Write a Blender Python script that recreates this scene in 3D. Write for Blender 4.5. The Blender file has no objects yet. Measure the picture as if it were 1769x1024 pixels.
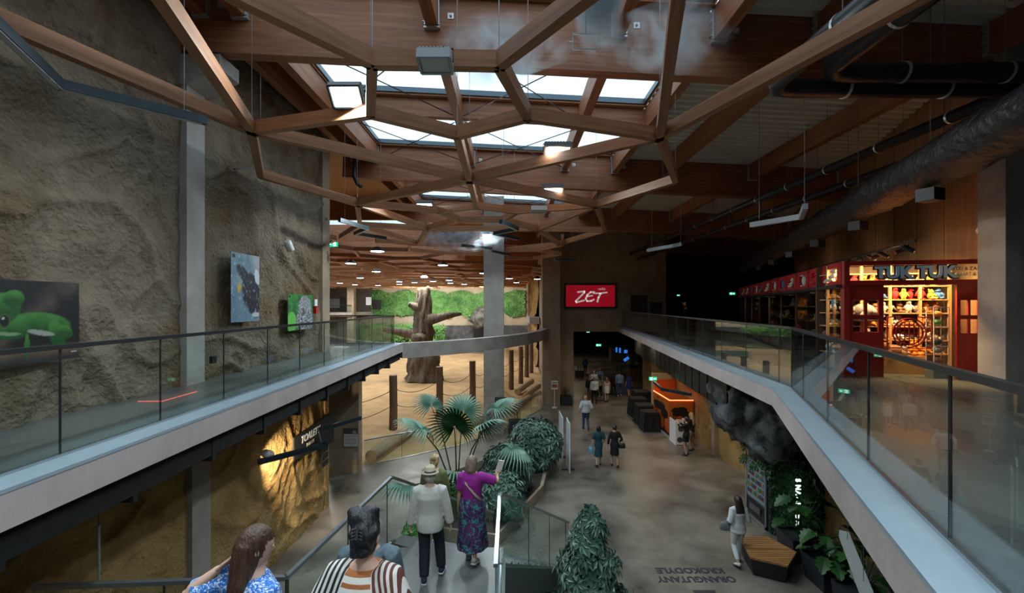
import bpy, bmesh, math, random
import numpy as np
from mathutils import Vector, Matrix, noise, Euler
random.seed(7)
SC = bpy.context.scene
C = SC.collection
PI = math.pi
# ---------------------------------------------------------------- camera
CX, CY, F, EYE = 882.0, 527.0, 760.0, 6.5      # principal point, focal length in pixels (1769x1024), eye height
cam = bpy.data.cameras.new('camera'); camo = bpy.data.objects.new('camera', cam); C.objects.link(camo)
cam.sensor_width = 36.0; cam.lens = F / 1769 * 36
cam.shift_x = (884.5 - CX) / 1769; cam.shift_y = (CY - 512.0) / 1769
cam.clip_start = 0.05; cam.clip_end = 400
camo.location = (0, 0, EYE); camo.rotation_euler = (PI / 2, 0, 0)
SC.camera = camo
# ---------------------------------------------------------------- world, daylight, exposure
w = bpy.data.worlds.new('sky'); SC.world = w; w.use_nodes = True
bg = w.node_tree.nodes['Background']
bg.inputs[0].default_value = (0.67, 0.84, 0.97, 1); bg.inputs[1].default_value = 1.8
vs = SC.view_settings
vs.view_transform = 'Standard'; vs.look = 'None'; vs.gamma = 1.0; vs.use_curve_mapping = False
vs.exposure = 0.15
SC.cycles.use_denoising = True
SC.cycles.max_bounces = 7; SC.cycles.diffuse_bounces = 4; SC.cycles.glossy_bounces = 3
SC.cycles.transmission_bounces = 4; SC.cycles.transparent_max_bounces = 16; SC.cycles.volume_bounces = 0
SC.cycles.caustics_reflective = False; SC.cycles.caustics_refractive = False
SC.cycles.sample_clamp_indirect = 4.0
SC.cycles.volume_step_rate = 2.0
BEAM_Y = [8.3 + 8.1 * k for k in range(-2, 9)]
SKY = []                                        # roof openings x0,x1,y0,y1
for k in range(-2, 2):
    y = 8.3 + 8.1 * k
    SKY += [(-4.85, 3.7, y + .25, y + 3.8), (-4.85, 3.7, y + 4.3, y + 7.8)]
for y in (29, 37, 45.2, 53.3, 61.4):
    SKY += [(-30, -19, y + .4, y + 6.6), (-16, -5, y + .4, y + 6.6)]  # unseen openings over the enclosure, made large to brighten it
def roof_z(x): return 12.15 - 0.05 * max(-6.2, x)
for (x0, x1, y0, y1) in SKY:                    # portals in the roof openings guide the daylight sampling
    l = bpy.data.lights.new('skylight_portal', 'AREA'); l.shape = 'RECTANGLE'; l.size = x1 - x0; l.size_y = y1 - y0
    l.cycles.is_portal = True
    o = bpy.data.objects.new('skylight_portal', l); C.objects.link(o)
    o.location = ((x0 + x1) / 2, (y0 + y1) / 2, roof_z((x0 + x1) / 2) + .12)
    o.rotation_euler = (0, math.atan(.05) if x1 > -4.9 and x0 > -6 else 0, 0)
def lamp(kind, loc, power, color=(1, 1, 1), size=.3, to=None, angle=None, blend=.5, size_y=None):
    l = bpy.data.lights.new('lamp', kind); l.energy = power; l.color = color
    if kind == 'AREA':
        l.size = size
        if size_y: l.shape = 'RECTANGLE'; l.size_y = size_y
    else: l.shadow_soft_size = size
    if kind == 'SPOT': l.spot_size = angle or 1.2; l.spot_blend = blend
    o = bpy.data.objects.new('lamp', l); C.objects.link(o); o.location = loc
    d = (Vector(to) - Vector(loc)) if to is not None else Vector((0, 0, -1))
    o.rotation_euler = d.to_track_quat('-Z', 'Y').to_euler()
    return o
# ---------------------------------------------------------------- pixel helpers (direction only; distance from what it touches)
def P(px, py, Y): return Vector(((px - CX) / F * Y, Y, EYE - (py - CY) / F * Y))
def PZ(px, py, z):
    Y = F * (EYE - z) / (py - CY)
    return Vector(((px - CX) / F * Y, Y, z))
def PX(px, py, X):
    Y = F * X / (px - CX)
    return Vector((X, Y, EYE - (py - CY) / F * Y))
# ---------------------------------------------------------------- materials
MATS = {}
def mat(name, c1, c2=None, scale=3, rough=.6, metal=0, bump=0, bscale=25, detail=5, stretch=(1, 1, 1), emit=0, ecol=None,
        rand=0, c3=None, spec=.5, rvar=0, coords='Object', bdist=.02, lo=.35, hi=.65, dist=0, attr=None):
    if name in MATS: return MATS[name]
    m = bpy.data.materials.new(name); m.use_nodes = True; MATS[name] = m
    nt = m.node_tree; N = nt.nodes; L = nt.links; b = N['Principled BSDF']
    b.inputs['Roughness'].default_value = rough; b.inputs['Metallic'].default_value = metal
    b.inputs['Specular IOR Level'].default_value = spec
    b.inputs['Base Color'].default_value = (*c1, 1)
    col = None
    if attr:
        a = N.new('ShaderNodeAttribute'); a.attribute_name = attr; col = a.outputs['Color']
    if c2 or bump:
        tc = N.new('ShaderNodeTexCoord'); mp = N.new('ShaderNodeMapping'); mp.inputs['Scale'].default_value = stretch
        L.new(tc.outputs[coords], mp.inputs[0])
    if c2:
        n = N.new('ShaderNodeTexNoise'); n.inputs['Scale'].default_value = scale; n.inputs['Detail'].default_value = detail
        n.inputs['Roughness'].default_value = .62; n.inputs['Distortion'].default_value = dist
        L.new(mp.outputs[0], n.inputs['Vector'])
        r = N.new('ShaderNodeValToRGB'); e = r.color_ramp.elements
        e[0].position = lo; e[0].color = (*c1, 1); e[1].position = hi; e[1].color = (*c2, 1)
        if c3: x = e.new((lo + hi) / 2); x.color = (*c3, 1)
        L.new(n.outputs['Fac'], r.inputs[0]); col = r.outputs[0]
        if rvar:
            mr = N.new('ShaderNodeMapRange'); mr.inputs[1].default_value = .3; mr.inputs[2].default_value = .7
            mr.inputs[3].default_value = rough - rvar; mr.inputs[4].default_value = rough + rvar
            L.new(n.outputs['Fac'], mr.inputs[0]); L.new(mr.outputs[0], b.inputs['Roughness'])
    if rand and col is not None or rand and not c2:
        oi = N.new('ShaderNodeObjectInfo'); hs = N.new('ShaderNodeHueSaturation')
        mr = N.new('ShaderNodeMapRange'); mr.inputs[3].default_value = 1 - rand; mr.inputs[4].default_value = 1 + rand
        L.new(oi.outputs['Random'], mr.inputs[0]); L.new(mr.outputs[0], hs.inputs['Value'])
        if col is not None: L.new(col, hs.inputs['Color'])
        else: hs.inputs['Color'].default_value = (*c1, 1)
        col = hs.outputs[0]
    if col is not None: L.new(col, b.inputs['Base Color'])
    if bump:
        n2 = N.new('ShaderNodeTexNoise'); n2.inputs['Scale'].default_value = bscale; n2.inputs['Detail'].default_value = 6
        L.new(mp.outputs[0], n2.inputs['Vector'])
        bp = N.new('ShaderNodeBump'); bp.inputs['Strength'].default_value = bump; bp.inputs['Distance'].default_value = bdist
        L.new(n2.outputs['Fac'], bp.inputs['Height']); L.new(bp.outputs[0], b.inputs['Normal'])
    if emit:
        b.inputs['Emission Strength'].default_value = emit
        if ecol is None and col is not None: L.new(col, b.inputs['Emission Color'])
        else: b.inputs['Emission Color'].default_value = (*(ecol or c1), 1)
    return m
def glass(name, tint=(.90, .96, .95), ior=1.5, gain=1.0, rough=0.0):
    if name in MATS: return MATS[name]
    m = bpy.data.materials.new(name); m.use_nodes = True; MATS[name] = m
    nt = m.node_tree; N = nt.nodes; L = nt.links; N.remove(N['Principled BSDF'])
    t = N.new('ShaderNodeBsdfTransparent'); t.inputs[0].default_value = (*tint, 1)
    g = N.new('ShaderNodeBsdfGlossy'); g.inputs['Roughness'].default_value = rough
    lw = N.new('ShaderNodeLayerWeight'); lw.inputs[0].default_value = .5
    pw = N.new('ShaderNodeMath'); pw.operation = 'POWER'; pw.inputs[1].default_value = 5; L.new(lw.outputs['Facing'], pw.inputs[0])
    fr = N.new('ShaderNodeMath'); fr.operation = 'MULTIPLY_ADD'; fr.inputs[1].default_value = .95 * gain; fr.inputs[2].default_value = .043 * gain; L.new(pw.outputs[0], fr.inputs[0])
    mx = N.new('ShaderNodeMixShader'); L.new(fr.outputs[0], mx.inputs[0])
    L.new(t.outputs[0], mx.inputs[1]); L.new(g.outputs[0], mx.inputs[2]); L.new(mx.outputs[0], N['Material Output'].inputs[0])
    return m
# ---------------------------------------------------------------- mesh helpers
class MB:
    def __init__(s): s.v = []; s.f = []; s.mi = []; s.m = 0
    def add(s, vs, fs):
        k = len(s.v); s.v += [tuple(v) for v in vs]
        for f in fs: s.f.append([i + k for i in f]); s.mi.append(s.m)
        return s
    def box(s, c, d, rz=0):
        cx, cy, cz = c; hx, hy, hz = d[0] / 2, d[1] / 2, d[2] / 2; ca, sa = math.cos(rz), math.sin(rz)
        vs = []
        for z in (-hz, hz):
            for (x, y) in ((-hx, -hy), (hx, -hy), (hx, hy), (-hx, hy)):
                vs.append((cx + x * ca - y * sa, cy + x * sa + y * ca, cz + z))
        return s.add(vs, [(3, 2, 1, 0), (4, 5, 6, 7), (0, 1, 5, 4), (1, 2, 6, 5), (2, 3, 7, 6), (3, 0, 4, 7)])
    def box2(s, a, b): return s.box([(a[i] + b[i]) / 2 for i in range(3)], [abs(b[i] - a[i]) for i in range(3)])
    def bar(s, p, q, w, h, up=(0, 0, 1)):
        p, q = Vector(p), Vector(q); t = (q - p).normalized(); up = Vector(up)
        sd = t.cross(up)
        if sd.length < 1e-4: sd = t.cross(Vector((1, 0, 0)))
        sd.normalize(); u = sd.cross(t).normalized(); vs = []
        for e in (p, q):
            for (a, b) in ((-1, -1), (1, -1), (1, 1), (-1, 1)): vs.append(e + sd * (a * w / 2) + u * (b * h / 2))
        return s.add(vs, [(3, 2, 1, 0), (4, 5, 6, 7), (0, 1, 5, 4), (1, 2, 6, 5), (2, 3, 7, 6), (3, 0, 4, 7)])
    def prism(s, poly, z0, z1):
        n = len(poly); vs = [(x, y, z0) for x, y in poly] + [(x, y, z1) for x, y in poly]
        ar = sum(poly[i][0] * poly[(i + 1) % n][1] - poly[(i + 1) % n][0] * poly[i][1] for i in range(n))
        fs = [tuple(range(n))[::-1], tuple(range(n, 2 * n))] + [(i, (i + 1) % n, n + (i + 1) % n, n + i) for i in range(n)]
        if ar < 0: fs = [f[::-1] for f in fs]
        return s.add(vs, fs)
    def tube(s, pts, r, n=8, caps=True, side=None):
        """pts: points; r: number, list of radii or list of (rx, ry)"""
        pts = [Vector(p) for p in pts]; m = len(pts)
        rs = [r] * m if not isinstance(r, (list, tuple)) else list(r)
        rs = [(a, a) if not isinstance(a, (list, tuple)) else a for a in rs]
        vs = []; prev = Vector(side) if side else None
        for i, p in enumerate(pts):
            t = (pts[min(i + 1, m - 1)] - pts[max(i - 1, 0)]).normalized()
            if prev is None: prev = t.cross(Vector((0, 0, 1)) if abs(t.z) < .9 else Vector((1, 0, 0)))
            sd = prev - t * prev.dot(t)
            if sd.length < 1e-5: sd = t.cross(Vector((0, 1, 0)))
            sd.normalize(); prev = sd; u = t.cross(sd)
            for k in range(n):
                a = 2 * PI * k / n; vs.append(p + sd * (math.cos(a) * rs[i][0]) + u * (math.sin(a) * rs[i][1]))
        fs = []
        for i in range(m - 1):
            for k in range(n):
                k2 = (k + 1) % n; fs.append((i * n + k, i * n + k2, (i + 1) * n + k2, (i + 1) * n + k))
        if caps: fs.append(tuple(range(n))[::-1]); fs.append(tuple(range((m - 1) * n, m * n)))
        return s.add(vs, fs)
    def ball(s, c, r, nu=12, nv=8):
        c = Vector(c); r = (r, r, r) if not isinstance(r, (list, tuple)) else r
        vs = [c + Vector((0, 0, -r[2]))]
        for j in range(1, nv):
            b = -PI / 2 + PI * j / nv
            for i in range(nu):
                a = 2 * PI * i / nu; vs.append(c + Vector((math.cos(a) * math.cos(b) * r[0], math.sin(a) * math.cos(b) * r[1], math.sin(b) * r[2])))
        vs.append(c + Vector((0, 0, r[2]))); fs = []
        for i in range(nu):
            i2 = (i + 1) % nu; fs.append((0, 1 + i2, 1 + i)); fs.append((len(vs) - 1, 1 + (nv - 2) * nu + i, 1 + (nv - 2) * nu + i2))
            for j in range(nv - 2): fs.append((1 + j * nu + i, 1 + j * nu + i2, 1 + (j + 1) * nu + i2, 1 + (j + 1) * nu + i))
        return s.add(vs, fs)
    def xf(s, M, start=0):
        for i in range(start, len(s.v)): s.v[i] = tuple(M @ Vector(s.v[i]))
        return s
    def build(s, name, m, parent=None, smooth=False, local=False):
        me = bpy.data.meshes.new(name)
        v = s.v
        if parent is not None and not local:
            l = parent.location; v = [(a - l.x, b - l.y, c - l.z) for a, b, c in v]
        me.from_pydata(v, [], s.f)
        for x in (m if isinstance(m, (list, tuple)) else [m]): me.materials.append(x)
        if any(s.mi): me.polygons.foreach_set('material_index', s.mi)
        if smooth: me.polygons.foreach_set('use_smooth', [True] * len(me.polygons))
        me.update()
        return link(name, me, parent)
def link(name, me, parent=None):
    o = bpy.data.objects.new(name, me); C.objects.link(o)
    if parent is not None: o.parent = parent
    return o
def tag(o, label, cat, group=None):
    o['label'] = label; o['category'] = cat
    if group: o['group'] = group
    return o
def struct(o): o['kind'] = 'structure'; return o
def empty(name, loc=(0, 0, 0), rz=0, label=None, cat=None, group=None):
    o = bpy.data.objects.new(name, None); C.objects.link(o); o.location = loc; o.rotation_euler = (0, 0, rz); o.empty_display_size = .1
    if label: tag(o, label, cat, group)
    return o
def dup(root, loc=None, rz=None, label=None, scale=None, parent=None):
    r = root.copy(); C.objects.link(r); r.parent = parent
    if loc is not None: r.location = loc
    if rz is not None: r.rotation_euler = (0, 0, rz)
    if scale: r.scale = (scale,) * 3
    if label: r['label'] = label
    for ch in list(root.children):
        dup(ch, parent=r)
    return r
def beam(name, p, q, w, h, m, parent=None):
    """a timber bar as an object whose local X runs along it, so the grain follows"""
    p, q = Vector(p), Vector(q); d = q - p; L = d.length
    b = MB().box((0, 0, 0), (L, w, h)); me = bpy.data.meshes.new(name); me.from_pydata(b.v, [], b.f); me.materials.append(m)
    o = link(name, me, parent); o.location = (p + q) / 2 - (parent.location if parent else Vector())
    t = d.normalized(); sd = Vector((0, 0, 1)).cross(t); sd = sd.normalized() if sd.length > 1e-4 else Vector((0, 1, 0)); u = t.cross(sd)
    o.rotation_euler = Matrix((t, sd, u)).transposed().to_euler()
    return o
def text(name, body, size, m, M, parent=None, extrude=.004, align='LEFT', shear=0, bold=0):
    cu = bpy.data.curves.new(name, 'FONT'); cu.body = body; cu.size = size; cu.extrude = extrude; cu.align_x = align; cu.shear = shear; cu.offset = bold
    cu.resolution_u = 3
    t = bpy.data.objects.new(name, cu); C.objects.link(t)
    dg = bpy.context.evaluated_depsgraph_get(); me = bpy.data.meshes.new_from_object(t.evaluated_get(dg))
    bpy.data.objects.remove(t); me.materials.clear(); me.materials.append(m)
    me.transform(M)
    if parent is not None: me.transform(Matrix.Translation(-parent.location))
    return link(name, me, parent)
def frame(o, x, y):
    """4x4 with the given origin, x and y axes (z = x cross y)"""
    x, y = Vector(x).normalized(), Vector(y).normalized(); z = x.cross(y)
    return Matrix(((x.x, y.x, z.x, o[0]), (x.y, y.y, z.y, o[1]), (x.z, y.z, z.z, o[2]), (0, 0, 0, 1)))
def picture(name, M, W, H, fn, n, mt, parent=None, thick=.012):
    """flat printed panel: fn(u, v) arrays -> rgb; colours kept as a per-vertex print"""
    nu = n; nv = max(2, int(n * H / W)); u, v = np.meshgrid(np.linspace(0, 1, nu), np.linspace(0, 1, nv))
    rgb = fn(u, v); b = MB()
    vs = [M @ Vector((a * W, c * H, thick)) for a, c in zip(u.ravel(), v.ravel())]
    fs = [(j * nu + i, j * nu + i + 1, (j + 1) * nu + i + 1, (j + 1) * nu + i) for j in range(nv - 1) for i in range(nu - 1)]
    b.add(vs, fs); b.m = 1
    c = [M @ Vector(p) for p in ((0, 0, 0), (W, 0, 0), (W, H, 0), (0, H, 0), (0, 0, thick - .001), (W, 0, thick - .001), (W, H, thick - .001), (0, H, thick - .001))]
    b.add(c, [(3, 2, 1, 0), (0, 1, 5, 4), (1, 2, 6, 5), (2, 3, 7, 6), (3, 0, 4, 7)])
    o = b.build(name, [mt, mat('panel_edge', (.05, .05, .055))], parent)
    ca = o.data.color_attributes.new('print', 'FLOAT_COLOR', 'POINT')
    buf = np.ones((len(o.data.vertices), 4), np.float32); buf[:nu * nv, :3] = rgb.reshape(-1, 3); ca.data.foreach_set('color', buf.ravel())
    return o
def fbm(u, v, f, seed=0, oct=4):
    out = np.zeros(u.shape); uu = u.ravel(); vv = v.ravel()
    out = np.array([noise.fractal(Vector((a * f, b * f, seed)), 1.0, 2.0, oct) for a, b in zip(uu, vv)]).reshape(u.shape)
    return out
def put(rgb, mask, col):
    mask = np.clip(mask, 0, 1)[..., None]; return rgb * (1 - mask) + np.array(col) * mask
def ell(u, v, cx, cy, rx, ry, rot=0, soft=.15):
    c, s = math.cos(rot), math.sin(rot); du, dv = u - cx, v - cy
    d = np.sqrt(((du * c + dv * s) / rx) ** 2 + ((-du * s + dv * c) / ry) ** 2); return np.clip((1 - d) / soft + .5, 0, 1)
# ---------------------------------------------------------------- shared materials
wood = mat('glulam_timber', (.24, .088, .038), (.40, .165, .075), 3.0, rough=.55, stretch=(.25, 5, 5), bump=.12, bscale=14, rand=.13, c3=(.31, .12, .055))
woodl = mat('lattice_timber', (.27, .108, .046), (.42, .19, .085), 3.5, rough=.5, stretch=(.3, 5, 5), bump=.1, bscale=14, rand=.12)
conc = mat('concrete', (.27, .25, .225), (.38, .355, .325), 1.6, rough=.75, bump=.12, bscale=18, rvar=.1)
conc_warm = mat('concrete_warm', (.26, .195, .135), (.36, .28, .20), 1.4, rough=.8, bump=.12, bscale=16)
conc_pink = mat('concrete_fascia', (.36, .30, .285), (.44, .375, .36), 1.2, rough=.75, bump=.08, bscale=30)
kerbm = mat('kerb_paint', (.24, .31, .36), (.29, .36, .41), 2, rough=.35)
floorm = mat('polished_concrete', (.066, .059, .048), (.275, .24, .195), .6, rough=.38, rvar=.12, bump=.03, bscale=9, detail=13, dist=.35, lo=.32, hi=.68)
floorup = mat('polished_concrete_upper', (.055, .058, .058), (.19, .19, .18), .6, rough=.30, rvar=.12, bump=.03, bscale=9, detail=13, dist=.4, stretch=(1, .5, 1), lo=.3, hi=.72)
rock_l = mat('plaster_rock', (.145, .092, .048), (.255, .205, .15), .5, rough=.85, bump=1.0, bscale=14, c3=(.18, .145, .105), detail=9, dist=.5, bdist=.07, spec=.12)
rock_o = mat('plaster_ochre', (.25, .15, .055), (.46, .31, .14), .6, rough=.85, bump=.9, bscale=14, c3=(.35, .235, .10), detail=9, dist=.6, bdist=.06, spec=.1)
rock_d = mat('dark_rock', (.022, .027, .032), (.20, .225, .24), 1.7, rough=.7, bump=.9, bscale=9, detail=10, lo=.38, hi=.72, bdist=.05)
black = mat('black_metal', (.012, .013, .015), rough=.45)
blackm = mat('black_matte', (.010, .010, .011), (.02, .02, .021), 6, rough=.85)
steel = mat('galvanised_steel', (.50, .54, .55), (.62, .66, .67), 12, rough=.45, metal=.6)
railm = mat('rail_metal', (.10, .11, .12), rough=.32, metal=.85)
railb = mat('rail_bright', (.42, .46, .49), rough=.3, metal=.9)
glz = glass('clear_glass')
skyglass = glass('skylight_glass', (.93, .97, .985))
deckm = mat('metal_deck', (.66, .63, .57), (.74, .71, .65), 2, rough=.55)
greenm = mat('exit_green', (.0, .35, .16), rough=.4, emit=1.4, ecol=(.0, .55, .24))
whitee = mat('sign_white', (.9, .95, .9), rough=.4, emit=1.5, ecol=(.85, 1, .9))
white = mat('white_paint', (.75, .76, .75), rough=.5)
whitetxt = mat('white_print', (.8, .8, .78), rough=.6)
printm = mat('printed_panel', (1, 1, 1), attr='print', rough=.45)
lens = mat('lamp_lens', (.9, 1, 1), rough=.3, emit=14, ecol=(.82, .97, 1.0))
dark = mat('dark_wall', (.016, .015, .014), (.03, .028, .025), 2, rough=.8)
# ================================================================ STRUCTURE
UP = 5.0
EDGE = [(1.3, .2), (4.71, 7.86), (7.35, 30.0)]          # outer edge of the right gallery
# ---- floors
BARR = [(-5.9, 17.75), (-2.5, 20.3), (-.2, 23.2), (1.95, 27.6), (2.0, 28.4)]
struct(MB().prism([(-36, -9), (24, -9), (24, 66), (2.9, 66), (2.9, 30)] + BARR[::-1] + [(-6.2, 17.2), (-36, 17.2)], -.3, 0).build('floor', floorm))
sand = mat('sand', (.50, .31, .14), (.64, .43, .215), .8, rough=.95, bump=.5, bscale=5, detail=9, bdist=.06)
b = MB(); nx, ny = 110, 170
for j in range(ny):
    for i in range(nx):
        x = -36 + 39.2 * i / (nx - 1); y = 16.5 + 60.3 * j / (ny - 1)
        dd = min((Vector((x, y)) - Vector(BARR[k]).lerp(Vector(BARR[k + 1]), t / 6)).length for k in range(3) for t in range(7))
        yb = np.interp(x, [p[0] for p in BARR], [p[1] for p in BARR]) if x < 2.05 else 30.2
        if x < -5.9: yb = 17.3
        b.v.append((x, y, -.25) if y < yb - .1 else (x, y, -.07 + min(1, max(0, dd - .5) / 3) * (.05 + .16 * noise.fractal(Vector((x * .25, y * .25, 3)), 1, 2, 4)) - (.3 if (x > -.2 and y > 30.5) else 0)))
b.f = [(j * nx + i, j * nx + i + 1, (j + 1) * nx + i + 1, (j + 1) * nx + i) for j in range(ny - 1) for i in range(nx - 1)]; b.mi = [0] * len(b.f)
struct(b.build('floor_exhibit', sand, smooth=True))
ur = [(-4.03, .2)] + EDGE + [(10.6, 30), (10.6, 42), (23.5, 42), (23.5, -9), (-4.03, -9)]
FR = struct(MB().prism(ur, UP - .28, UP).build('floor_upper_right', floorup))
ul = [(-4.03, -9), (-4.03, .2), (-4.2, 17.2), (-16, 17.2), (-16, 14.2), (-6.6, 14.2), (-6.6, -9)]
FL = struct(MB().prism(ul, UP - .28, UP).build('floor_upper_left', floorup))
def offset(poly, d):
    """shift an open polyline sideways by d (to its left)"""
    out = []
    for i, p in enumerate(poly):
        a = Vector(poly[max(i - 1, 0)]); c = Vector(poly[min(i + 1, len(poly) - 1)]); t1 = (Vector(p) - a); t2 = (c - Vector(p))
        n = Vector((0, 0))
        for t in (t1, t2):
            if t.length > 1e-6: t.normalize(); n += Vector((-t.y, t.x))
        n.normalize(); k = 1.0
        if t1.length > 0 and t2.length > 0: k = 1 / max(.4, n.dot(Vector((-t1.y, t1.x)).normalized()))
        out.append((p[0] + n.x * d * k, p[1] + n.y * d * k))
    return out
def ribbon(mb, line, d0, d1, z0, z1):
    """solid strip between offsets d0,d1 of a polyline"""
    a, c = offset(line, d0), offset(line, d1); n = len(line); vs = []
    for i in range(n): vs += [(*a[i], z0), (*c[i], z0), (*c[i], z1), (*a[i], z1)]
    fs = [(0, 1, 2, 3), ((n - 1) * 4 + 3, (n - 1) * 4 + 2, (n - 1) * 4 + 1, (n - 1) * 4)]
    for i in range(n - 1):
        for k in range(4): fs.append((i * 4 + k, (i + 1) * 4 + k, (i + 1) * 4 + (k + 1) % 4, i * 4 + (k + 1) % 4))
    return mb.add(vs, fs)
LEDGE = [(-4.03, .2), (-4.2, 17.2)]
# fascias and painted kerbs of the galleries; the right edge runs with its open side on the left of the line
struct(ribbon(MB(), EDGE, 0, .03, UP - .30, UP + .015).build('trim_1', conc_pink))
struct(ribbon(MB(), EDGE, -.30, .034, UP + .001, UP + .035).build('trim_2', kerbm))
struct(ribbon(MB(), LEDGE, 0, -.03, UP - .30, UP + .015).build('trim_3', conc_pink))
struct(ribbon(MB(), LEDGE, .30, -.034, UP + .001, UP + .035).build('trim_4', kerbm))
# dark soffit beam and cable trays under the left gallery
s_ = MB(); ribbon(s_, LEDGE, .12, .5, UP - .62, UP - .29); s_.box2((-5.9, .3, UP - .42), (-4.6, 17, UP - .285))
for k in range(12): s_.box2((-4.6, 1 + k * 1.3, UP - .70), (-4.2, 1.06 + k * 1.3, UP - .29))
struct(s_.build('trim_5', blackm))
struct(MB().box2((-6.9, 14.2, UP - .32), (-4.2, 17.1, UP - .27)).build('trim_6', blackm))
# ---- walls
def rockwall(name, o, u, W, H, nr, step, amp, m, seed, zf=False):
    nu, nv = int(W / step) + 1, int(H / step) + 1; o, u, nr = Vector(o), Vector(u).normalized(), Vector(nr); b = MB()
    for j in range(nv):
        for i in range(nu):
            a, c = W * i / (nu - 1), H * j / (nv - 1)
            q = Vector((a * .45, c * .38, seed)); wv = noise.noise(q * .9) * 1.3
            d = noise.fractal(q * 1.1, 1, 2, 6) * .65 + noise.fractal(Vector((a * 1.7 + wv, c * 1.2, seed + 2)), .8, 2.1, 5) * .42
            rr = noise.noise(Vector((a * .33 + c * .40 + wv, c * .22 - a * .28 + wv * .8, seed + 4)))
            d += max(0, 1 - abs(rr) * 8) ** 1.5 * .8 + max(0, 1 - abs(noise.noise(Vector((a * .8 - c * .5 + wv * 2, c * .5 + wv, seed + 6)))) * 9) * .35                     # flowing drape-like ridges
            d += noise.noise(Vector((a * 2.6 + wv, c * 2.2, seed + 9))) * .22 + noise.noise(Vector((a * 8, c * 8, seed))) * .16
            if zf: d *= min(1, max(.12, abs(o.y + a - 8.45) / 1.1))          # flattens out where the pilaster stands
            b.v.append(o + u * a + Vector((0, 0, c)) + nr * (amp * d))
    b.v = [tuple(v) for v in b.v]
    b.f = [(j * nu + i, j * nu + i + 1, (j + 1) * nu + i + 1, (j + 1) * nu + i) for j in range(nv - 1) for i in range(nu - 1)]; b.mi = [0] * len(b.f)
    return struct(b.build(name, m, smooth=True))
WL = rockwall('wall_left', (-6.15, 2.5, UP - .05), (0, 1, 0), 12.1, 7.55, (1, 0, 0), .05, .14, rock_l, 11, True)
struct(MB().box2((-6.9, -9, -.1), (-6.3, 14.25, 13)).box2((-6.5, 14.05, UP), (-6.0, 14.6, 12.6)).build('wall_left_core', conc_warm))
WLL = rockwall('wall_left_lower', (-5.97, 2.5, -.05), (0, 1, 0), 11.8, 4.5, (1, 0, 0), .05, .10, rock_o, 23, True)
struct(MB().box2((-6.3, 14.0, -.1), (-5.9, 14.3, UP - .3)).build('wall_left_lower_return', rock_o))
struct(MB().box2((-7.1, 17.0, -.1), (-5.87, 17.4, UP - .28)).box2((-16, 17.0, -.1), (-9, 17.4, UP - .28)).build('wall_toilet_passage', conc_warm))
struct(MB().box2((-6.35, 8.10, -.1), (-5.86, 8.60, UP - .3)).build('column_left_lower', conc))
cl = MB(); cl.box2((-6.4, 8.18, UP), (-6.02, 8.66, 10.75))
cl.add([(-6.4, 8.16, 10.6), (-6.0, 8.16, 10.6), (-5.4, 8.16, 10.9), (-5.4, 8.16, 11.16), (-6.4, 8.16, 11.16), (-6.4, 8.75, 10.6), (-6.0, 8.75, 10.6), (-5.4, 8.75, 10.9), (-5.4, 8.75, 11.16), (-6.4, 8.75, 11.16)],
       [(0, 1, 2, 3, 4), (9, 8, 7, 6, 5), (0, 5, 6, 1), (1, 6, 7, 2), (2, 7, 8, 3), (3, 8, 9, 4), (4, 9, 5, 0)])
struct(cl.build('column_left_upper', conc))
# outer shell
sh = MB(); sh.box2((-36.4, 13.8, -.3), (-36, 80, 14)).box2((-36, 13.8, -.3), (-6.4, 14.2, 14)).box2((-36.4, -9.4, -.3), (24.4, -9, 14))
sh.box2((24, -9, -.3), (24.4, 66, 14)).box2((3.6, 66, -.3), (24, 66.4, 14)).box2((-36.4, -9.4, -.3), (-36, 14, 14))
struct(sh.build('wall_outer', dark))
struct(MB().box2((-36, 76.5, -.3), (3.6, 77, 14)).build('wall_back', mat('pale_plaster', (.44, .36, .25), (.56, .48, .36), .4, rough=.9)))
# ZET wall, dark zone beside it, columns
struct(MB().box2((3.15, 30.0, UP - .3), (10.6, 30.5, 12)).box2((10.2, 30.5, UP), (10.6, 42, 12)).build('wall_screen', conc_warm))
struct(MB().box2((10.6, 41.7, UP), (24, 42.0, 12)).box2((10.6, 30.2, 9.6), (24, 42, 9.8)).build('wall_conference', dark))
struct(MB().box2((2.06, 28.4, -.1), (3.2, 29.6, 12)).build('column_bridge_right', conc_warm))
struct(MB().box2((-1.36, 22.2, -.1), (-.34, 23.0, 12)).build('column_bridge_middle', conc))
struct(MB().box2((3.2, 29.7, -.1), (4.25, 31, UP - .3)).build('column_passage', conc_warm))
struct(MB().box2((8.97, 7.97, UP), (9.6, 8.45, 12)).box2((9.55, 8.3, UP), (10.6, 8.6, 12)).build('column_shop', conc))
# exhibit right wall with pilaster and shelf
struct(MB().box2((3.0, 29.6, -.3), (3.6, 77, 14)).box2((2.4, 60, -.3), (3.0, 61.5, 12)).build('wall_exhibit_right', conc_warm))
rockwall('wall_exhibit_rock', (2.85, 46, 0), (0, 1, 0), 13.5, 10, (-1, 0, 0), .35, .35, rock_o, 31)
struct(MB().box2((1.9, 44, 4.6), (2.9, 52, 5.3)).build('trim_shelf', conc))
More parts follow.
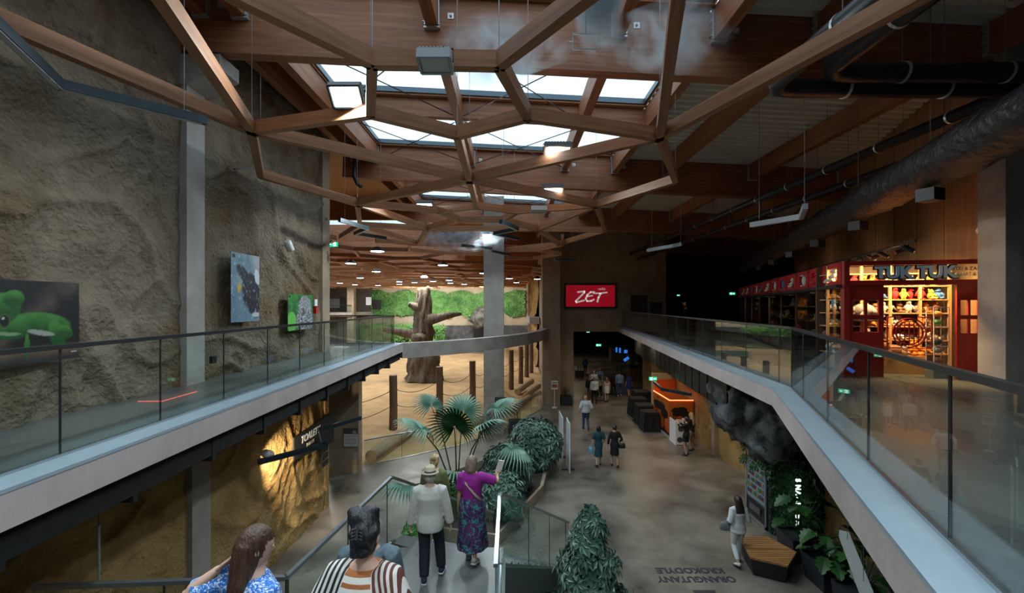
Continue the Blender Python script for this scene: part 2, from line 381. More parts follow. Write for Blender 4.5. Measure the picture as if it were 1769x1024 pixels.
# shop back wall: tall warm panels leaning along the shop direction
SH_C = Vector((7.05, 9.27)); SD = Vector((5.45, 14.73)).normalized(); NRM = Vector((SD.y, -SD.x))
def SP(t, o, z): q = SH_C + SD * t + NRM * o; return Vector((q.x, q.y, z))
panelm = mat('timber_panel_wall', (.20, .115, .055), (.29, .17, .085), 1.2, rough=.7, stretch=(6, 6, .4), bump=.1, rand=.12)
wr = struct(MB().bar(SP(-.4, 2.75, 8.0), SP(16, 2.75, 8.0), .2, 8.0).build('wall_right', dark))
for k in range(13):
    MB().bar(SP(-.35 + k * 1.25, 2.62, 8.4), SP(.86 + k * 1.25, 2.62, 8.4), .06, 6.8).build('panel', panelm, wr)
struct(MB().bar(SP(16, 2.6, 8), SP(16, 12, 8), .2, 8).build('wall_right_end', dark))
# lower right wall (ochre), black hanging panels under the gallery
rockwall('wall_right_lower', (9.0, 3, 0), (0, 1, 0), 27, 4.75, (-1, 0, 0), .12, .05, rock_o, 41)
struct(MB().box2((8.75, 15.7, 0), (9.1, 16.2, 4.7)).box2((8.8, 19.0, 0), (9.1, 19.3, 4.7)).build('column_right_lower', conc_warm))
hp = struct(ribbon(MB(), [(5.2, 6.0), (5.9, 8.6), (8.35, 30)], -.02, -.1, 4.55, 4.72).build('trim_bulkhead', blackm))
a_, c_ = Vector((5.9, 8.6, 0)), Vector((8.35, 29.6, 0))
for k in range(24):
    p, q = a_.lerp(c_, k / 24 + .002), a_.lerp(c_, (k + 1) / 24 - .003)
    if k < 5: continue
    MB().bar(p + Vector((0, 0, 3.95)), q + Vector((0, 0, 3.95)), .05, 1.2).build('hanging_panel', black, hp)
# passage beyond the ZET wall: its ceiling and end
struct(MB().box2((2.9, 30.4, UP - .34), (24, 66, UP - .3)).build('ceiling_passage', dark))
# ---- curved concrete bridge beam
br = [(-4.3, 17.2), (-3.5, 17.75), (-2.5, 18.6), (-1.5, 19.7), (-.4, 21.2), (.7, 23.1), (1.6, 25.4), (2.3, 28.5)]
bro = tag(ribbon(MB(), br, -.2, .2, UP - .56, UP + .02).build('curved_bridge_beam', conc), 'curved concrete beam bridging from the left gallery to a column', 'beam')
# ---- ceiling: deck around the openings, beams, purlins, brackets
def cells(x0, x1, y0, y1, holes):
    xs = sorted({x0, x1} | {v for h in holes for v in h[:2] if x0 < v < x1}); ys = sorted({y0, y1} | {v for h in holes for v in h[2:] if y0 < v < y1})
    for i in range(len(xs) - 1):
        for j in range(len(ys) - 1):
            cx, cy = (xs[i] + xs[i + 1]) / 2, (ys[j] + ys[j + 1]) / 2
            if not any(h[0] < cx < h[1] and h[2] < cy < h[3] for h in holes): yield xs[i], xs[i + 1], ys[j], ys[j + 1]
d_ = MB()
for (x0, x1, y0, y1) in cells(-36.4, 3.72, -9.4, 77, SKY):
    if x0 >= -6.3 or x1 <= -6.2:
        za, zb = roof_z(x0), roof_z(x1)
    else: za, zb = roof_z(x0), roof_z(x1)
    d_.add([(x0, y0, za), (x1, y0, zb), (x1, y1, zb), (x0, y1, za), (x0, y0, za + .2), (x1, y0, zb + .2), (x1, y1, zb + .2), (x0, y1, za + .2)],
           [(3, 2, 1, 0), (4, 5, 6, 7), (0, 1, 5, 4), (1, 2, 6, 5), (2, 3, 7, 6), (3, 0, 4, 7)])
CE = struct(d_.build('ceiling', mat('deck_boards', (.33, .15, .065), (.46, .23, .11), 2, rough=.6, stretch=(.3, 5, 1), bump=.1)))
d2 = MB(); n = 0; y = -9.2; prof = []
while y < 66:
    prof += [(y, .0), (y + .13, .0), (y + .17, .09), (y + .27, .09)]; y += .31
vs = []
for (y, z) in prof: vs += [(3.72, y, roof_z(3.72) - .02 + z), (24.4, y, roof_z(24.4) - .02 + z)]
d2.add(vs, [(2 * i, 2 * i + 2, 2 * i + 3, 2 * i + 1) for i in range(len(prof) - 1)])
d2.build('metal_deck', deckm, CE)
for Y in BEAM_Y:
    x0, x1 = (-6.3, 24) if Y < 17 else (-36, 24)
    for (a, c) in ((x0, -6.2), (-6.2, 24)):
        if c - a > 1: beam('roof_beam', (a, Y, roof_z(a) - .62), (c, Y, roof_z(c) - .62), .26, 1.2, wood, CE)
    if Y < 30:
        beam('secondary_beam', (-4.9, Y + 4.05, roof_z(-4.9) - .26), (3.85, Y + 4.05, roof_z(3.85) - .26), .2, .5, wood, CE)
PURL = [-5.72, -5.0, -1.45, 2.0, 3.85, 5.75, 8.9, 12.2, 15.5]
for i in range(len(BEAM_Y) - 1):
    Y0, Y1 = BEAM_Y[i] + .13, BEAM_Y[i + 1] - .13
    for x in PURL:
        z = roof_z(x) - .30
        p_ = beam('purlin', (x, Y0 + .02, z), (x, Y1 - .02, z), .22, .56, wood, CE)
        if i < 5:
            for yy, sg in ((Y0, 1), (Y1, -1)):
                k = MB(); k.box((x - .13, yy + sg * .03, z), (.02, .14, .54)).box((x + .13, yy + sg * .03, z), (.02, .14, .54)).box((x, yy + sg * .004, z - .30), (.30, .16, .03))
                for q in range(4): k.box((x - .15, yy + sg * .03, z - .2 + q * .13), (.05, .12, .012))
                k.build('beam_bracket', steel, CE)
                MB().box((x + .34, yy - sg * .0, z - .06), (.11, .03, .11)).ball((x + .34, yy + sg * .03, z - .06), .025, 8, 5).build('bolt_plate', steel, CE)
cb = mat('cable', (.05, .05, .055), rough=.4, metal=.6)
for i in range(2, 5):
    Y0 = BEAM_Y[i] + .2
    for (xa, xb) in ((-4.8, -1.6), (-1.3, 1.9), (-4.8, -1.6)):
        for h in (0, 4.05):
            MB().bar((xa, Y0 + h, roof_z(xa) - .5), (xb, Y0 + h + 3.6, roof_z(xb) - .5), .02, .02).build('bracing_cable', cb, CE)
            MB().bar((xb, Y0 + h, roof_z(xb) - .52), (xa, Y0 + h + 3.6, roof_z(xa) - .52), .02, .02).build('bracing_cable', cb, CE)
# skylights: frame, pane per field
for n, (x0, x1, y0, y1) in enumerate(SKY):
    z0, z1 = roof_z(x0) + .16, roof_z(x1) + .16
    f = MB()
    for (xa, ya, xb, yb) in ((x0, y0, x1, y0), (x1, y0, x1, y1), (x1, y1, x0, y1), (x0, y1, x0, y0)):
        f.bar((xa, ya, roof_z(xa) + .12), (xb, yb, roof_z(xb) + .12), .10, .14)
    wf = struct(f.build('window_%d' % (n + 1), mat('skylight_frame', (.10, .14, .17), rough=.4, metal=.5)))
    m = 3 if n < 8 else 2
    for k in range(m):
        a, c = x0 + (x1 - x0) * k / m + .01, x0 + (x1 - x0) * (k + 1) / m - .01
        MB().add([(a, y0, roof_z(a) + .17), (c, y0, roof_z(c) + .17), (c, y1, roof_z(c) + .17), (a, y1, roof_z(a) + .17)], [(0, 1, 2, 3)]).build('pane', skyglass, wf)
# ---- glass balustrades
def balustrade(label, line, z, step, h=1.06, rail=railm, first=0.0, slope=0.0, group=None, sealm=None):
    """line: list of (x,y); panes every step along it; slope lowers z with distance"""
    pts = [Vector((*p, 0)) for p in line]; Ls = [0]
    for i in range(1, len(pts)): Ls.append(Ls[-1] + (pts[i] - pts[i - 1]).length)
    def at(s):
        for i in range(1, len(pts)):
            if s <= Ls[i] + 1e-6:
                q = pts[i - 1].lerp(pts[i], (s - Ls[i - 1]) / (Ls[i] - Ls[i - 1])); break
        else: q = pts[-1].copy()
        q.z = z - slope * s; return q
    cuts = sorted({0, Ls[-1]} | set(Ls) | {first + k * step for k in range(200) if .15 < first + k * step < Ls[-1] - .15})
    root = empty('glass_balustrade', at(0), 0, label, 'balustrade', group)
    for a, c in zip(cuts[:-1], cuts[1:]):
        p, q = at(a + .004), at(c - .004); up = Vector((0, 0, h - .03)); n = (q - p).cross(Vector((0, 0, 1))).normalized() * .006
        vs = [p - n, q - n, q + n, p + n]; vs = vs + [v + up for v in vs]
        MB().add(vs, [(3, 2, 1, 0), (4, 5, 6, 7), (0, 1, 5, 4), (1, 2, 6, 5), (2, 3, 7, 6), (3, 0, 4, 7)]).build('glass_pane', glz, root)
        if a > 0: MB().bar(at(a) + Vector((0, 0, .02)), at(a) + Vector((0, 0, h - .02)), .012, .016, up=(0, 1, 0)).build('joint_seal', black, root)
    for i in range(1, len(pts)):
        p, q = at(Ls[i - 1]), at(Ls[i]); up = Vector((0, 0, h))
        r = MB().bar(p + up, q + up, .05, .045).build('handrail', rail, root)
        MB().bar(p + Vector((0, 0, .0)), q + Vector((0, 0, .0)), .05, .05).build('base_channel', railb, root)
    return root
balustrade('glass balustrade along the left gallery beside the plaster wall', [(-4.34, .6), (-4.48, 16.9), (-14, 16.9)], UP + .035, 1.235, first=1.2)
balustrade('glass balustrade with a kink along the right gallery facing the red shop', offset([(1.5, .64)] + EDGE[1:], -.27), UP + .035, 1.5, first=.9)
# glass barrier of the exhibit
balustrade('low glass barrier between the walkway and the sand enclosure', BARR, 0, 1.6, h=1.05, rail=railb)
# ---- stairs
ST = struct(MB().box2((-2.5, 4.6, 2.2), (-.12, 7.45, 2.4)).build('floor_landing', floorup))
fl = struct(MB().bar((-1.3, .2, UP - .55), (-1.3, 4.75, 2.15), 2.2, .16).build('stair_flight_upper', conc))
for k in range(15):
    z = UP - (k + 1) * .1625
    MB().box2((-2.4, .2 + k * .295, z - .1625), (-.2, .2 + (k + 1) * .295 + .02, z)).build('step', floorup, fl)
DIR = Vector((.39, .92, 0)); SIDE = Vector((.92, -.39, 0)); base = Vector((-1.12, 7.2, 2.4))
fl2 = struct(MB().bar(base + Vector((0, 0, -.32)), base + DIR * 4.3 + Vector((0, 0, -2.62)), 2.0, .16).build('stair_flight_lower', conc))
for k in range(14):
    c = base + DIR * (.15 + k * .295) + Vector((0, 0, -.1715 * (k + 1) + .085))
    MB().box(tuple(c), (2.0, .31, .1715), math.atan2(SIDE.y, SIDE.x)).build('step', floorup, fl2)
for sgn in (1, -1):
    e = base + SIDE * (sgn * 1.03)
    MB().bar(e + Vector((0, 0, -.18)), e + DIR * 4.15 + Vector((0, 0, -2.5)), .05, .42).build('stringer', mat('stringer_paint', (.10, .12, .12), rough=.5), fl2)
struct(MB().box2((-2.56, 4.55, 2.12), (-2.48, 7.5, 2.42)).box2((-.14, 4.55, 2.12), (-.08, 7.1, 2.42)).build('trim_landing', MATS['stringer_paint']))
pl_ = base - SIDE * 1.0; pr_ = base + SIDE * 1.0
balustrade('glass stair balustrade with metal handrail on the wall side of the landing', [(-5.0, 4.62), (-2.44, 4.78), (-2.05, 7.55)], 2.42, 1.3, h=1.12, rail=railb)
balustrade('sloping glass balustrade going down the stairs beside the palm', [(-2.05, 7.58), (-.45, 11.4)], 2.42, 1.2, h=1.12, rail=railb, slope=.58)
balustrade('short glass balustrade on the open side of the stair landing', [(-.17, 5.0), (-.17, 6.88)], 2.42, 1.4, h=1.12, rail=railb)
balustrade('sloping glass balustrade going down the stairs beside the conical shrub', [(-.15, 6.92), (1.40, 10.62)], 2.42, 1.25, h=1.12, rail=railb, slope=.57)
# ---- timber lattice under the roof
ZL = 9.4
LT = empty('timber_lattice', (0, 8, ZL), 0, 'irregular honeycomb lattice of timber bars hanging under the roof', 'lattice')
ND = dict(A=(435, 222), a0=(-60, 8), a1=(252, -50), B=(450, 300), C=(643, 103), c0=(380, -28), E=(862, 106), e1=(1050, -42), Fq=(640, 192), G=(912, 198), H=(790, 230), R=(1140, 233),
          r1=(1176, -48), r2=(1640, -42), I=(811, 308), S=(1167, 309), T=(1030, 353), U=(823, 355), V=(617, 350), W=(622, 388), X=(739, 394), Y=(757, 363), Z=(793, 379), z2=(868, 379),
          K=(893, 364), L=(930, 395), M=(722, 420), N=(965, 421), O=(1046, 397), w1=(588, 409), n1=(845, 433))
NP = {k: PZ(v[0], v[1], ZL) for k, v in ND.items()}
ED = 'A-a0 A-a1 A-B A-Fq A-I C-c0 C-E C-Fq E-e1 E-G Fq-H H-G G-R H-I R-I R-r1 R-r2 R-S S-T I-T I-U I-V B-V V-W V-X V-Y Y-U Y-Z Z-X Z-z2 z2-K K-U K-T z2-L T-L X-L X-M L-N T-O O-N O-L W-X W-w1 W-M N-n1 M-n1'.split()
for e in ED:
    a, c = e.split('-'); beam('lattice_bar', NP[a], NP[c], .13, .20, woodl, LT)
wire = mat('wire', (.25, .25, .25), rough=.4, metal=.7)
for k in 'A B C E Fq G H R I S T U V X z2 L'.split():
    p = NP[k]; MB().tube([p + Vector((0, 0, .1)), Vector((p.x, p.y, roof_z(p.x) - .1))], .006, 5).build('hanger_wire', wire, LT)
# the same lattice further back over the enclosure: jittered honeycomb
rnd = random.Random(5); a = 2.35; nodes = {}; edges = []
def nd(i, j, k):
    key = (i, j, k)
    if key not in nodes:
        x = (i * 1.5) * a + (k * a * .5 if 0 else 0); x = i * 1.5 * a + (a if k else 0); y = (j + (.5 if i % 2 else 0)) * a * 1.732
        r2 = random.Random(hash((i, j, k)) % 99991); nodes[key] = Vector((-36 + x + r2.uniform(-.7, .7), 19 + y + r2.uniform(-.7, .7), ZL))
    return key
for i in range(0, 13):
    for j in range(-1, 15):
        p = nd(i, j, 0); q = nd(i, j, 1); edges.append((p, q))
        jj = j + (1 if i % 2 else 0)
        edges.append((q, nd(i + 1, jj, 0))); edges.append((q, nd(i + 1, jj - 1, 0)))
good = []
for p, q in edges:
    u, v = nodes[p], nodes[q]; c = (u + v) / 2
    lim = 3.0
    if max(u.x, v.x) > lim or c.y > 74 or min(u.y, v.y) < 15: continue
    if c.y < 19.5 and c.x > -7: continue
    if abs(c.x + .85) < .9 and abs(c.y - 22.6) < .9: continue
    good.append((u, v))
good.sort(key=lambda e: (e[0] + e[1]).length)
for u, v in good[:255]: beam('lattice_bar', u, v, .13, .20, woodl, LT)
rest = MB()
for u, v in good[255:]: rest.bar(u, v, .13, .20)
if rest.v:
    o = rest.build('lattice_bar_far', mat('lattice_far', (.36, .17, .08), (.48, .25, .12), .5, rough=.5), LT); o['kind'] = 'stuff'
# ================================================================ LAMPS, PIPES, SIGNS
DAYW = (.80, .95, 1.0)
def floodlight(p, wd, on, power, tilt=.55, label=None, light=True):
    r = empty('floodlight', p, 0, label, 'floodlight', 'floodlights on the timber lattice')
    T = Matrix.Rotation(-tilt, 4, 'X')
    d = wd * .72
    h = MB().box((0, 0, .05), (wd, d, .07)); 
    for k in range(9): h.box((-wd / 2 + wd * (k + .5) / 9, 0, .115), (wd * .035, d * .92, .07))
    h.box((0, d / 2, .05), (wd * 1.02, .03, .12)).box((0, -d / 2, .05), (wd * 1.02, .03, .12)).box((wd / 2, 0, .05), (.03, d, .12)).box((-wd / 2, 0, .05), (.03, d, .12))
    h.xf(T).build('housing', mat('lamp_housing', (.05, .055, .06), rough=.45, metal=.4) if on else mat('lamp_housing_grey', (.42, .45, .46), rough=.5), r, local=True)
    MB().box((0, 0, .008), (wd * .88, d * .84, .012)).xf(T).build('lens', lens if on else mat('lamp_lens_off', (.55, .6, .6), rough=.25), r, local=True)
    MB().tube([(-wd / 2 - .02, 0, .05), (-wd / 2 - .02, 0, .22), (wd / 2 + .02, 0, .22), (wd / 2 + .02, 0, .05)], .012, 6).xf(T).build('bracket', black, r, local=True)
    MB().tube([(0, 0, .12), (.04, .05, .25), (.1, .02, .28), (.12, 0, .18)], .009, 5).xf(T).build('cable', black, r, local=True)
    if on and light:
        q = Vector(p) + T.to_3x3() @ Vector((0, 0, -.03)); lamp('AREA', q, power, DAYW, wd * .8, to=q + T.to_3x3() @ Vector((0, 0, -1)))
    return r
FLB = 'LED floodlight in a black finned housing, lit, on a lattice bar'
floodlight(PZ(598, 168, ZL + .16), .46, True, 110, .75, FLB)
floodlight(PZ(963, 264, ZL + .16), .52, True, 230, .35, FLB)
floodlight(PZ(955, 331, ZL + .16), .52, True, 230, .3, FLB)
floodlight(PZ(734, 357, ZL + .14), .50, True, 230, .4, FLB)
floodlight(PZ(840, 408, ZL + .10), .52, True, 230, .4, FLB)
floodlight(PZ(752, 113, ZL - .16), .36, False, 0, .2, 'small pale grey lamp box, unlit, under a lattice bar')
floodlight(PZ(931, 365, ZL - .1), .45, False, 0, .1, 'grey floodlight, unlit, hanging below the second skylight')
for (x, y) in ((-2.5, 2.0), (2.2, 1.5), (-2.0, -4.5), (2.5, -4.5)):          # added lamps out of view, brightening the hall from above and behind
    floodlight((x, y, ZL + .1), .5, True, 130, .1, 'LED floodlight, lit, hanging over the stair head').name = 'floodlight'
lamp('AREA', (-14, 67.5, 8.6), 1100, (1, .97, .9), 3.0, to=(-14, 76, 6)); lamp('AREA', (-4, 67.5, 8.6), 700, (1, .97, .9), 2.0, to=(-3, 76, 6))  # added fill lights that brighten the far wall and its planting
# round high-bay lamps further back
hb = None
for (px, py) in ((652, 434), (606, 455), (650, 469), (765, 458), (835, 472), (622, 480), (733, 479), (880, 481), (892, 488), (928, 482), (587, 489), (613, 491.5), (653, 493), (690, 491), (716, 488), (748, 486), (778, 489), (690, 486.5), (802, 491), (776, 484)):
    p = PZ(px, py, ZL - .45)
    if hb is None:
        hb = empty('high_bay_lamp', p, 0, 'round high-bay lamp glowing white under the far lattice', 'lamp', 'high-bay lamps over the enclosure')
        MB().tube([(0, 0, .0), (0, 0, .04), (0, 0, .2)], [.34, .34, .12], 16).build('housing', mat('lamp_housing', (.05, .055, .06)), hb, local=True, smooth=False)
        MB().tube([(0, 0, -.015), (0, 0, -.001)], [.29, .30], 16).build('lens', lens, hb, local=True)
        MB().tube([(0, 0, .2), (0, 0, 1.2)], .01, 5).build('hanger_wire', wire, hb, local=True)
        o = hb
    else: o = dup(hb, p)
for (x, y) in ((-14, 30), (-8, 38), (-20, 45), (-5, 50), (-14, 58), (-24, 62)):
    lamp('AREA', (x, y, ZL - .3), 620, (1, .95, .88), 2.0)
def linear_lamp(label, pts, wd=.09, h=.11, on=False, wires=True, group='angular black linear lamps', body=None):
    pts = [Vector(p) for p in pts]; r = empty('linear_lamp', pts[0], 0, label, 'lamp', group)
    m = MB(); g = MB()
    for p, q in zip(pts[:-1], pts[1:]):
        t = (q - p).normalized() * wd / 2
        m.bar(p - t, q + t, wd, h); g.bar(p + Vector((0, 0, -h / 2 - .004)), q + Vector((0, 0, -h / 2 - .004)), wd * .7, .008)
    m.build('body', body or mat('lamp_profile', (.02, .035, .045), rough=.4, metal=.3), r)
    g.build('diffuser', mat('lamp_diffuser_off', (.45, .47, .48), rough=.4), r)
    if wires:
        for p in (pts[0].lerp(pts[1], .15), pts[-1].lerp(pts[-2], .15)):
            MB().tube([p, p + Vector((0, 0, roof_z(p.x) - .2 - p.z if p.z > 6 else UP - .35 - p.z))], .005, 4).build('hanger_wire', wire, r)
    return r
linear_lamp('long black angular linear lamp hanging beside the plaster wall', [PZ(-60, -10, 9.0), PZ(104, 146, 9.0), PZ(350, 207, 9.0)])
linear_lamp('black zigzag linear lamp under the lattice beside the wall end', [PZ(588, 380, 8.9), PZ(635, 394, 8.9), PZ(614, 403, 8.9), PZ(665, 411, 8.9)])
linear_lamp('black zigzag linear lamp under the lattice above the concrete column', [PZ(866, 383, 8.9), PZ(893, 395, 8.9), PZ(855, 403, 8.9), PZ(894, 412, 8.9)])
linear_lamp('black bent linear lamp crossing in front of the concrete column head', [PZ(800, 424, 8.9), PZ(848, 429, 8.9), PZ(848, 433, 8.9), PZ(880, 440, 8.9)])
linear_lamp('grey bent linear lamp hanging in front of the right timber wall', [PZ(1300, 388, 8.4), PZ(1384, 374, 8.4), PZ(1391, 357, 8.4)], body=mat('lamp_profile_grey', (.25, .26, .27), rough=.4))
linear_lamp('dark linear lamp hanging in the black zone above the screen wall', [PZ(1120, 432, 8.6), PZ(1165, 424, 8.6), PZ(1178, 421, 8.6)])
linear_lamp('slim dark linear lamp hanging in front of the screen wall', [PZ(960, 448, 8.6), PZ(993, 449, 8.6)])
linear_lamp('black zigzag linear lamp hanging in front of the toilet sign', [PZ(450, 797, 3.0), PZ(560, 769, 3.0), PZ(553, 742, 3.0), PZ(621, 722, 3.0)])
linear_lamp('pale linear lamp hanging under the right gallery above the planters', [PZ(1459, 926, 3.0), PZ(1499, 1030, 3.0)], wd=.12, body=mat('lamp_profile_pale', (.36, .37, .36), rough=.4))
linear_lamp('black bent linear lamp hanging over the orange booth', [PZ(1130, 660, 2.95), PZ(1144, 672, 2.95), PZ(1192, 681, 2.95)])
# white spotlights fixed on walls
def wallspot(p, to, label, power, col=(1, .78, .5), ang=1.3):
    p = Vector(p); d = (Vector(to) - p).normalized(); r = empty('wall_spotlight', p, 0, label, 'spotlight')
    MB().tube([-d * .14, -d * .12, d * .14], [.05, .09, .10], 14).build('housing', white, r, local=True, smooth=True)
    MB().tube([d * .139, d * .142], [.085, .085], 14).build('lens', mat('spot_lens', (1, .9, .7), emit=3, ecol=(1, .85, .6)), r, local=True)
    MB().bar((0, 0, 0), (-.25 if p.x < 0 else .25, 0, 0), .04, .04).build('arm', white, r, local=True)
    if power: lamp('SPOT', p + d * .16, power, col, .06, to=to, angle=ang, blend=.8)
wallspot(PX(462, 784, -5.55), (-5.9, 12.9, 1.7), 'white cylindrical spotlight on the ochre wall below the gallery', 520, ang=1.5)
wallspot(PX(499, 424, -5.9), (-5.9, 13.5, 6.0), 'white cylindrical spotlight on the upper plaster wall', 0)
wallspot(PZ(1700, 402, 8.0), (8.6, 6, 5), 'white double spotlight on the concrete column beside the shop', 0)
# pipes and the lagged duct on the right
def pipe(label, pts, r, m=black, bands=True, name='pipe'):
    ro = empty(name, pts[0], 0, label, 'pipe'); MB().tube(pts, r, 14).build('run', m, ro, smooth=True)
    if bands:
        for p, q in zip(pts[:-1], pts[1:]):
            p, q = Vector(p), Vector(q); L = (q - p).length; t = (q - p).normalized()
            for k in range(int(L / 1.6)):
                c = p + t * (.8 + k * 1.6); MB().tube([c - t * .02, c + t * .02], r * 1.08, 14).build('clamp', steel, ro)
                MB().tube([c + Vector((0, 0, r)), Vector((c.x, c.y, roof_z(c.x) - .05))], .006, 4).build('hanger_rod', wire, ro)
    return ro
pipe('fat black pipe bending towards the shop below the metal deck, nearer the skylight', [(4.15, 1.5, 10.0), (4.15, 6.85, 10.0), (4.3, 7.05, 10.0), (4.6, 7.1, 10.0), (13, 7.1, 10.0)], .15)
pipe('fat black pipe bending towards the shop below the metal deck, nearer the duct', [(4.85, 1.5, 10.12), (4.85, 6.6, 10.12), (5.0, 6.8, 10.12), (5.3, 6.85, 10.12), (13, 6.85, 10.12)], .15)
pipe('long straight black pipe running back under the metal deck', [(8.2, 7.4, 10.0), (8.2, 30, 10.0)], .11)
pipe('second long straight black pipe running back below the first one', [(8.75, 7.4, 9.65), (8.75, 30, 9.65)], .10)
lag = mat('lagging_foil', (.012, .012, .013), (.03, .03, .032), 5, rough=.4, bump=1.0, bscale=7, bdist=.08)
b = MB(); n = 90
for i in range(n):
    t = -6 + 24 * i / (n - 1); c = SP(t, .55, 8.75)
    for k in range(16):
        a = 2 * PI * k / 16; rr = .40 + .07 * noise.noise(Vector((t * 2.2, math.cos(a) * 1.5, math.sin(a) * 1.5))) + .03 * noise.noise(Vector((t * 7, a * 3, 0)))
        q = c + Vector((NRM.x, NRM.y, 0)) * (math.cos(a) * rr) + Vector((0, 0, math.sin(a) * rr * .85)); b.v.append(tuple(q))
b.f = [(i * 16 + k, i * 16 + (k + 1) % 16, (i + 1) * 16 + (k + 1) % 16, (i + 1) * 16 + k) for i in range(n - 1) for k in range(16)]; b.mi = [0] * len(b.f)
du = empty('ventilation_duct', SP(-6, .55, 8.75), 0, 'big crumpled black foil-lagged duct above the shop', 'duct'); b.build('lagging', lag, du, smooth=True)
for k in range(6):
    c = SP(-2 + k * 3, .55, 8.3); MB().box(tuple(c), (.3, .25, .2), .35).build('outlet', black, du)
    MB().tube([SP(-2 + k * 3, .55, 9.0), SP(-2 + k * 3, .55, 11.5)], .01, 4).build('hanger_rod', wire, du)
# black drop pipe by the wall end and a conduit on the plaster wall
pipe('black drop pipe with an elbow behind the plaster wall end', [P(612, 272, 15.5), P(612, 305, 15.5), P(618, 318, 15.5), P(625, 323, 15.5)], .07, bands=False)
tag(MB().bar(PX(405, 292, -5.98), PX(441, 291, -5.98), .05, .03).build('wall_conduit', black), 'short black conduit sticking out of the plaster wall', 'conduit')
# exit signs
def exit_sign(p, wd, face, label, arrow=-1):
    r = empty('exit_sign', p, 0, label, 'exit sign'); M = frame((0, 0, 0), Vector((-face[1], face[0], 0)), (0, 0, 1)); h = wd * .42
    MB().box((0, 0, 0), (wd, h, .04)).xf(M).build('box', greenm, r, local=True)
    g = MB(); w = wd
    g.add([(arrow * -w * .06, h * .12, .022), (arrow * -w * .06, h * .30, .022), (arrow * w * -.0 - arrow * -w * .0 + arrow * w * .42 * 1, 0, .022)], [(0, 1, 2)]) if 0 else None
    s = arrow
    g.add([(s * w * .40, 0, .022), (s * w * .24, h * .30, .022), (s * w * .24, h * .10, .022), (s * w * .06, h * .10, .022), (s * w * .06, -h * .10, .022), (s * w * .24, -h * .10, .022), (s * w * .24, -h * .30, .022)],
          [tuple(range(7)) if s < 0 else tuple(range(7))[::-1]])
    g.xf(M).build('arrow', whitee, r, local=True)
    d = MB().box((-s * w * .22, 0, .021), (w * .26, h * .82, .004)); d.xf(M).build('doorway', whitee, r, local=True)
    k = MB(); q = -s * w * .22
    k.ball((q + .01 * w, h * .26, .026), (w * .028, w * .028, .004), 8, 6).bar((q, h * .14, .026), (q + s * w * .03, -h * .08, .026), w * .04, .004, up=(0, 0, 1)).bar((q + s * w * .03, -h * .08, .026), (q + s * w * .09, -h * .22, .026), w * .03, .004).bar((q + s * w * .02, -h * .08, .026), (q - s * w * .04, -h * .3, .026), w * .03, .004).bar((q, h * .1, .026), (q + s * w * .09, h * .02, .026), w * .025, .004)
    k.xf(M).build('running_figure', mat('sign_green_dark', (0, .22, .1)), r, local=True)
    MB().bar((0, 0, h / 2), (0, 0, h / 2 + .5), .012, .012).build('hanger_rod', wire, r, local=True)
CAMF = (0, -1, 0)
exit_sign(P(574, 422, 20), .50, CAMF, 'green exit sign with an arrow beside the plaster wall end', -1)
exit_sign(P(1128, 654, 20.5), .36, CAMF, 'green exit sign hanging over the orange booth', 1)
exit_sign(P(1034, 596, 46), .55, CAMF, 'green exit sign far back in the dark passage', 1)
exit_sign(P(1016, 573, 45), .35, CAMF, 'small pale exit sign under the passage ceiling', 1)
exit_sign(P(1265, 507, 30), .38, CAMF, 'green exit sign in the black zone next to the red shop', 1)
exit_sign(P(1172, 510, 38), .26, CAMF, 'small tilted exit sign in the black zone by the waiting man', 1)
# ---- red screen with the radio logo
zs = empty('advert_screen', P(1020, 511, 29.95), 0, 'large red advert screen with a white radio logo', 'screen')
MB().box(tuple(P(1020, 511, 29.9)), (3.56, .12, 1.70)).build('frame', black, zs)
MB().box(tuple(P(1020, 511, 29.83)), (3.32, .02, 1.46)).build('display', mat('screen_red', (.5, .01, .025), emit=.22, ecol=(.75, .01, .035)), zs)
ink = mat('screen_white', (.7, .66, .64), emit=.28, ecol=(1, .9, .88))
o_ = P(1020, 511, 29.81)
def stroke(mb, pts, wd):
    for a, c in zip(pts[:-1], pts[1:]):
        p, q = Vector((a[0], 0, a[1])), Vector((c[0], 0, c[1])); t = (q - p).normalized() * wd * .3; mb.bar(o_ + p - t, o_ + q + t, .012, wd, up=(0, 0, 1))
lg = MB()
stroke(lg, [(-.86, .26), (-.40, .31), (-.42, .22), (-1.0, -.36), (-.95, -.44), (-.42, -.30)], .11)          # Z
stroke(lg, [(.26, .27), (.02, .26), (-.22, .06), (-.32, -.2), (-.22, -.36), (.05, -.34), (.24, -.24)], .11)   # E bow
stroke(lg, [(-.22, -.04), (.14, .02)], .09)
stroke(lg, [(.2, .19), (.62, .17), (1.12, .24)], .10)                                                     # T
stroke(lg, [(.70, .16), (.55, -.1), (.47, -.40)], .12)
lg.build('logo', ink, zs)
text('small_word', 'radio', .24, ink, Matrix.Translation(o_ + Vector((.52, 0, .40))) @ Matrix.Rotation(PI / 2, 4, 'X'), zs)
d = empty('door_1', P(1104, 528, 29.98), 0); struct(d)
MB().box(tuple(P(1104, 529, 29.97)), (1.1, .06, 1.5)).build('leaf', mat('door_dark', (.03, .026, .02)), d)
MB().box(tuple(P(1104, 529, 29.94)), (1.0, .03, 1.4)).build('inset', mat('door_panel', (.045, .035, .027)), d)
tag(MB().box(tuple(P(1133, 534, 29.9)), (.75, .1, .95)).build('black_display', black), 'small black display on the wall right of the door', 'display')
# conference lettering (dim) in the black zone
text('wall_lettering', 'CENTRUM KONFERENCYJNE', .34, mat('dim_letters', (.16, .16, .15)), frame(P(1190, 506, 41.6), (1, 0, 0), (0, 0, 1)))
tag(bpy.data.objects['wall_lettering'], 'dim grey lettering on the black wall beyond the gallery', 'lettering')
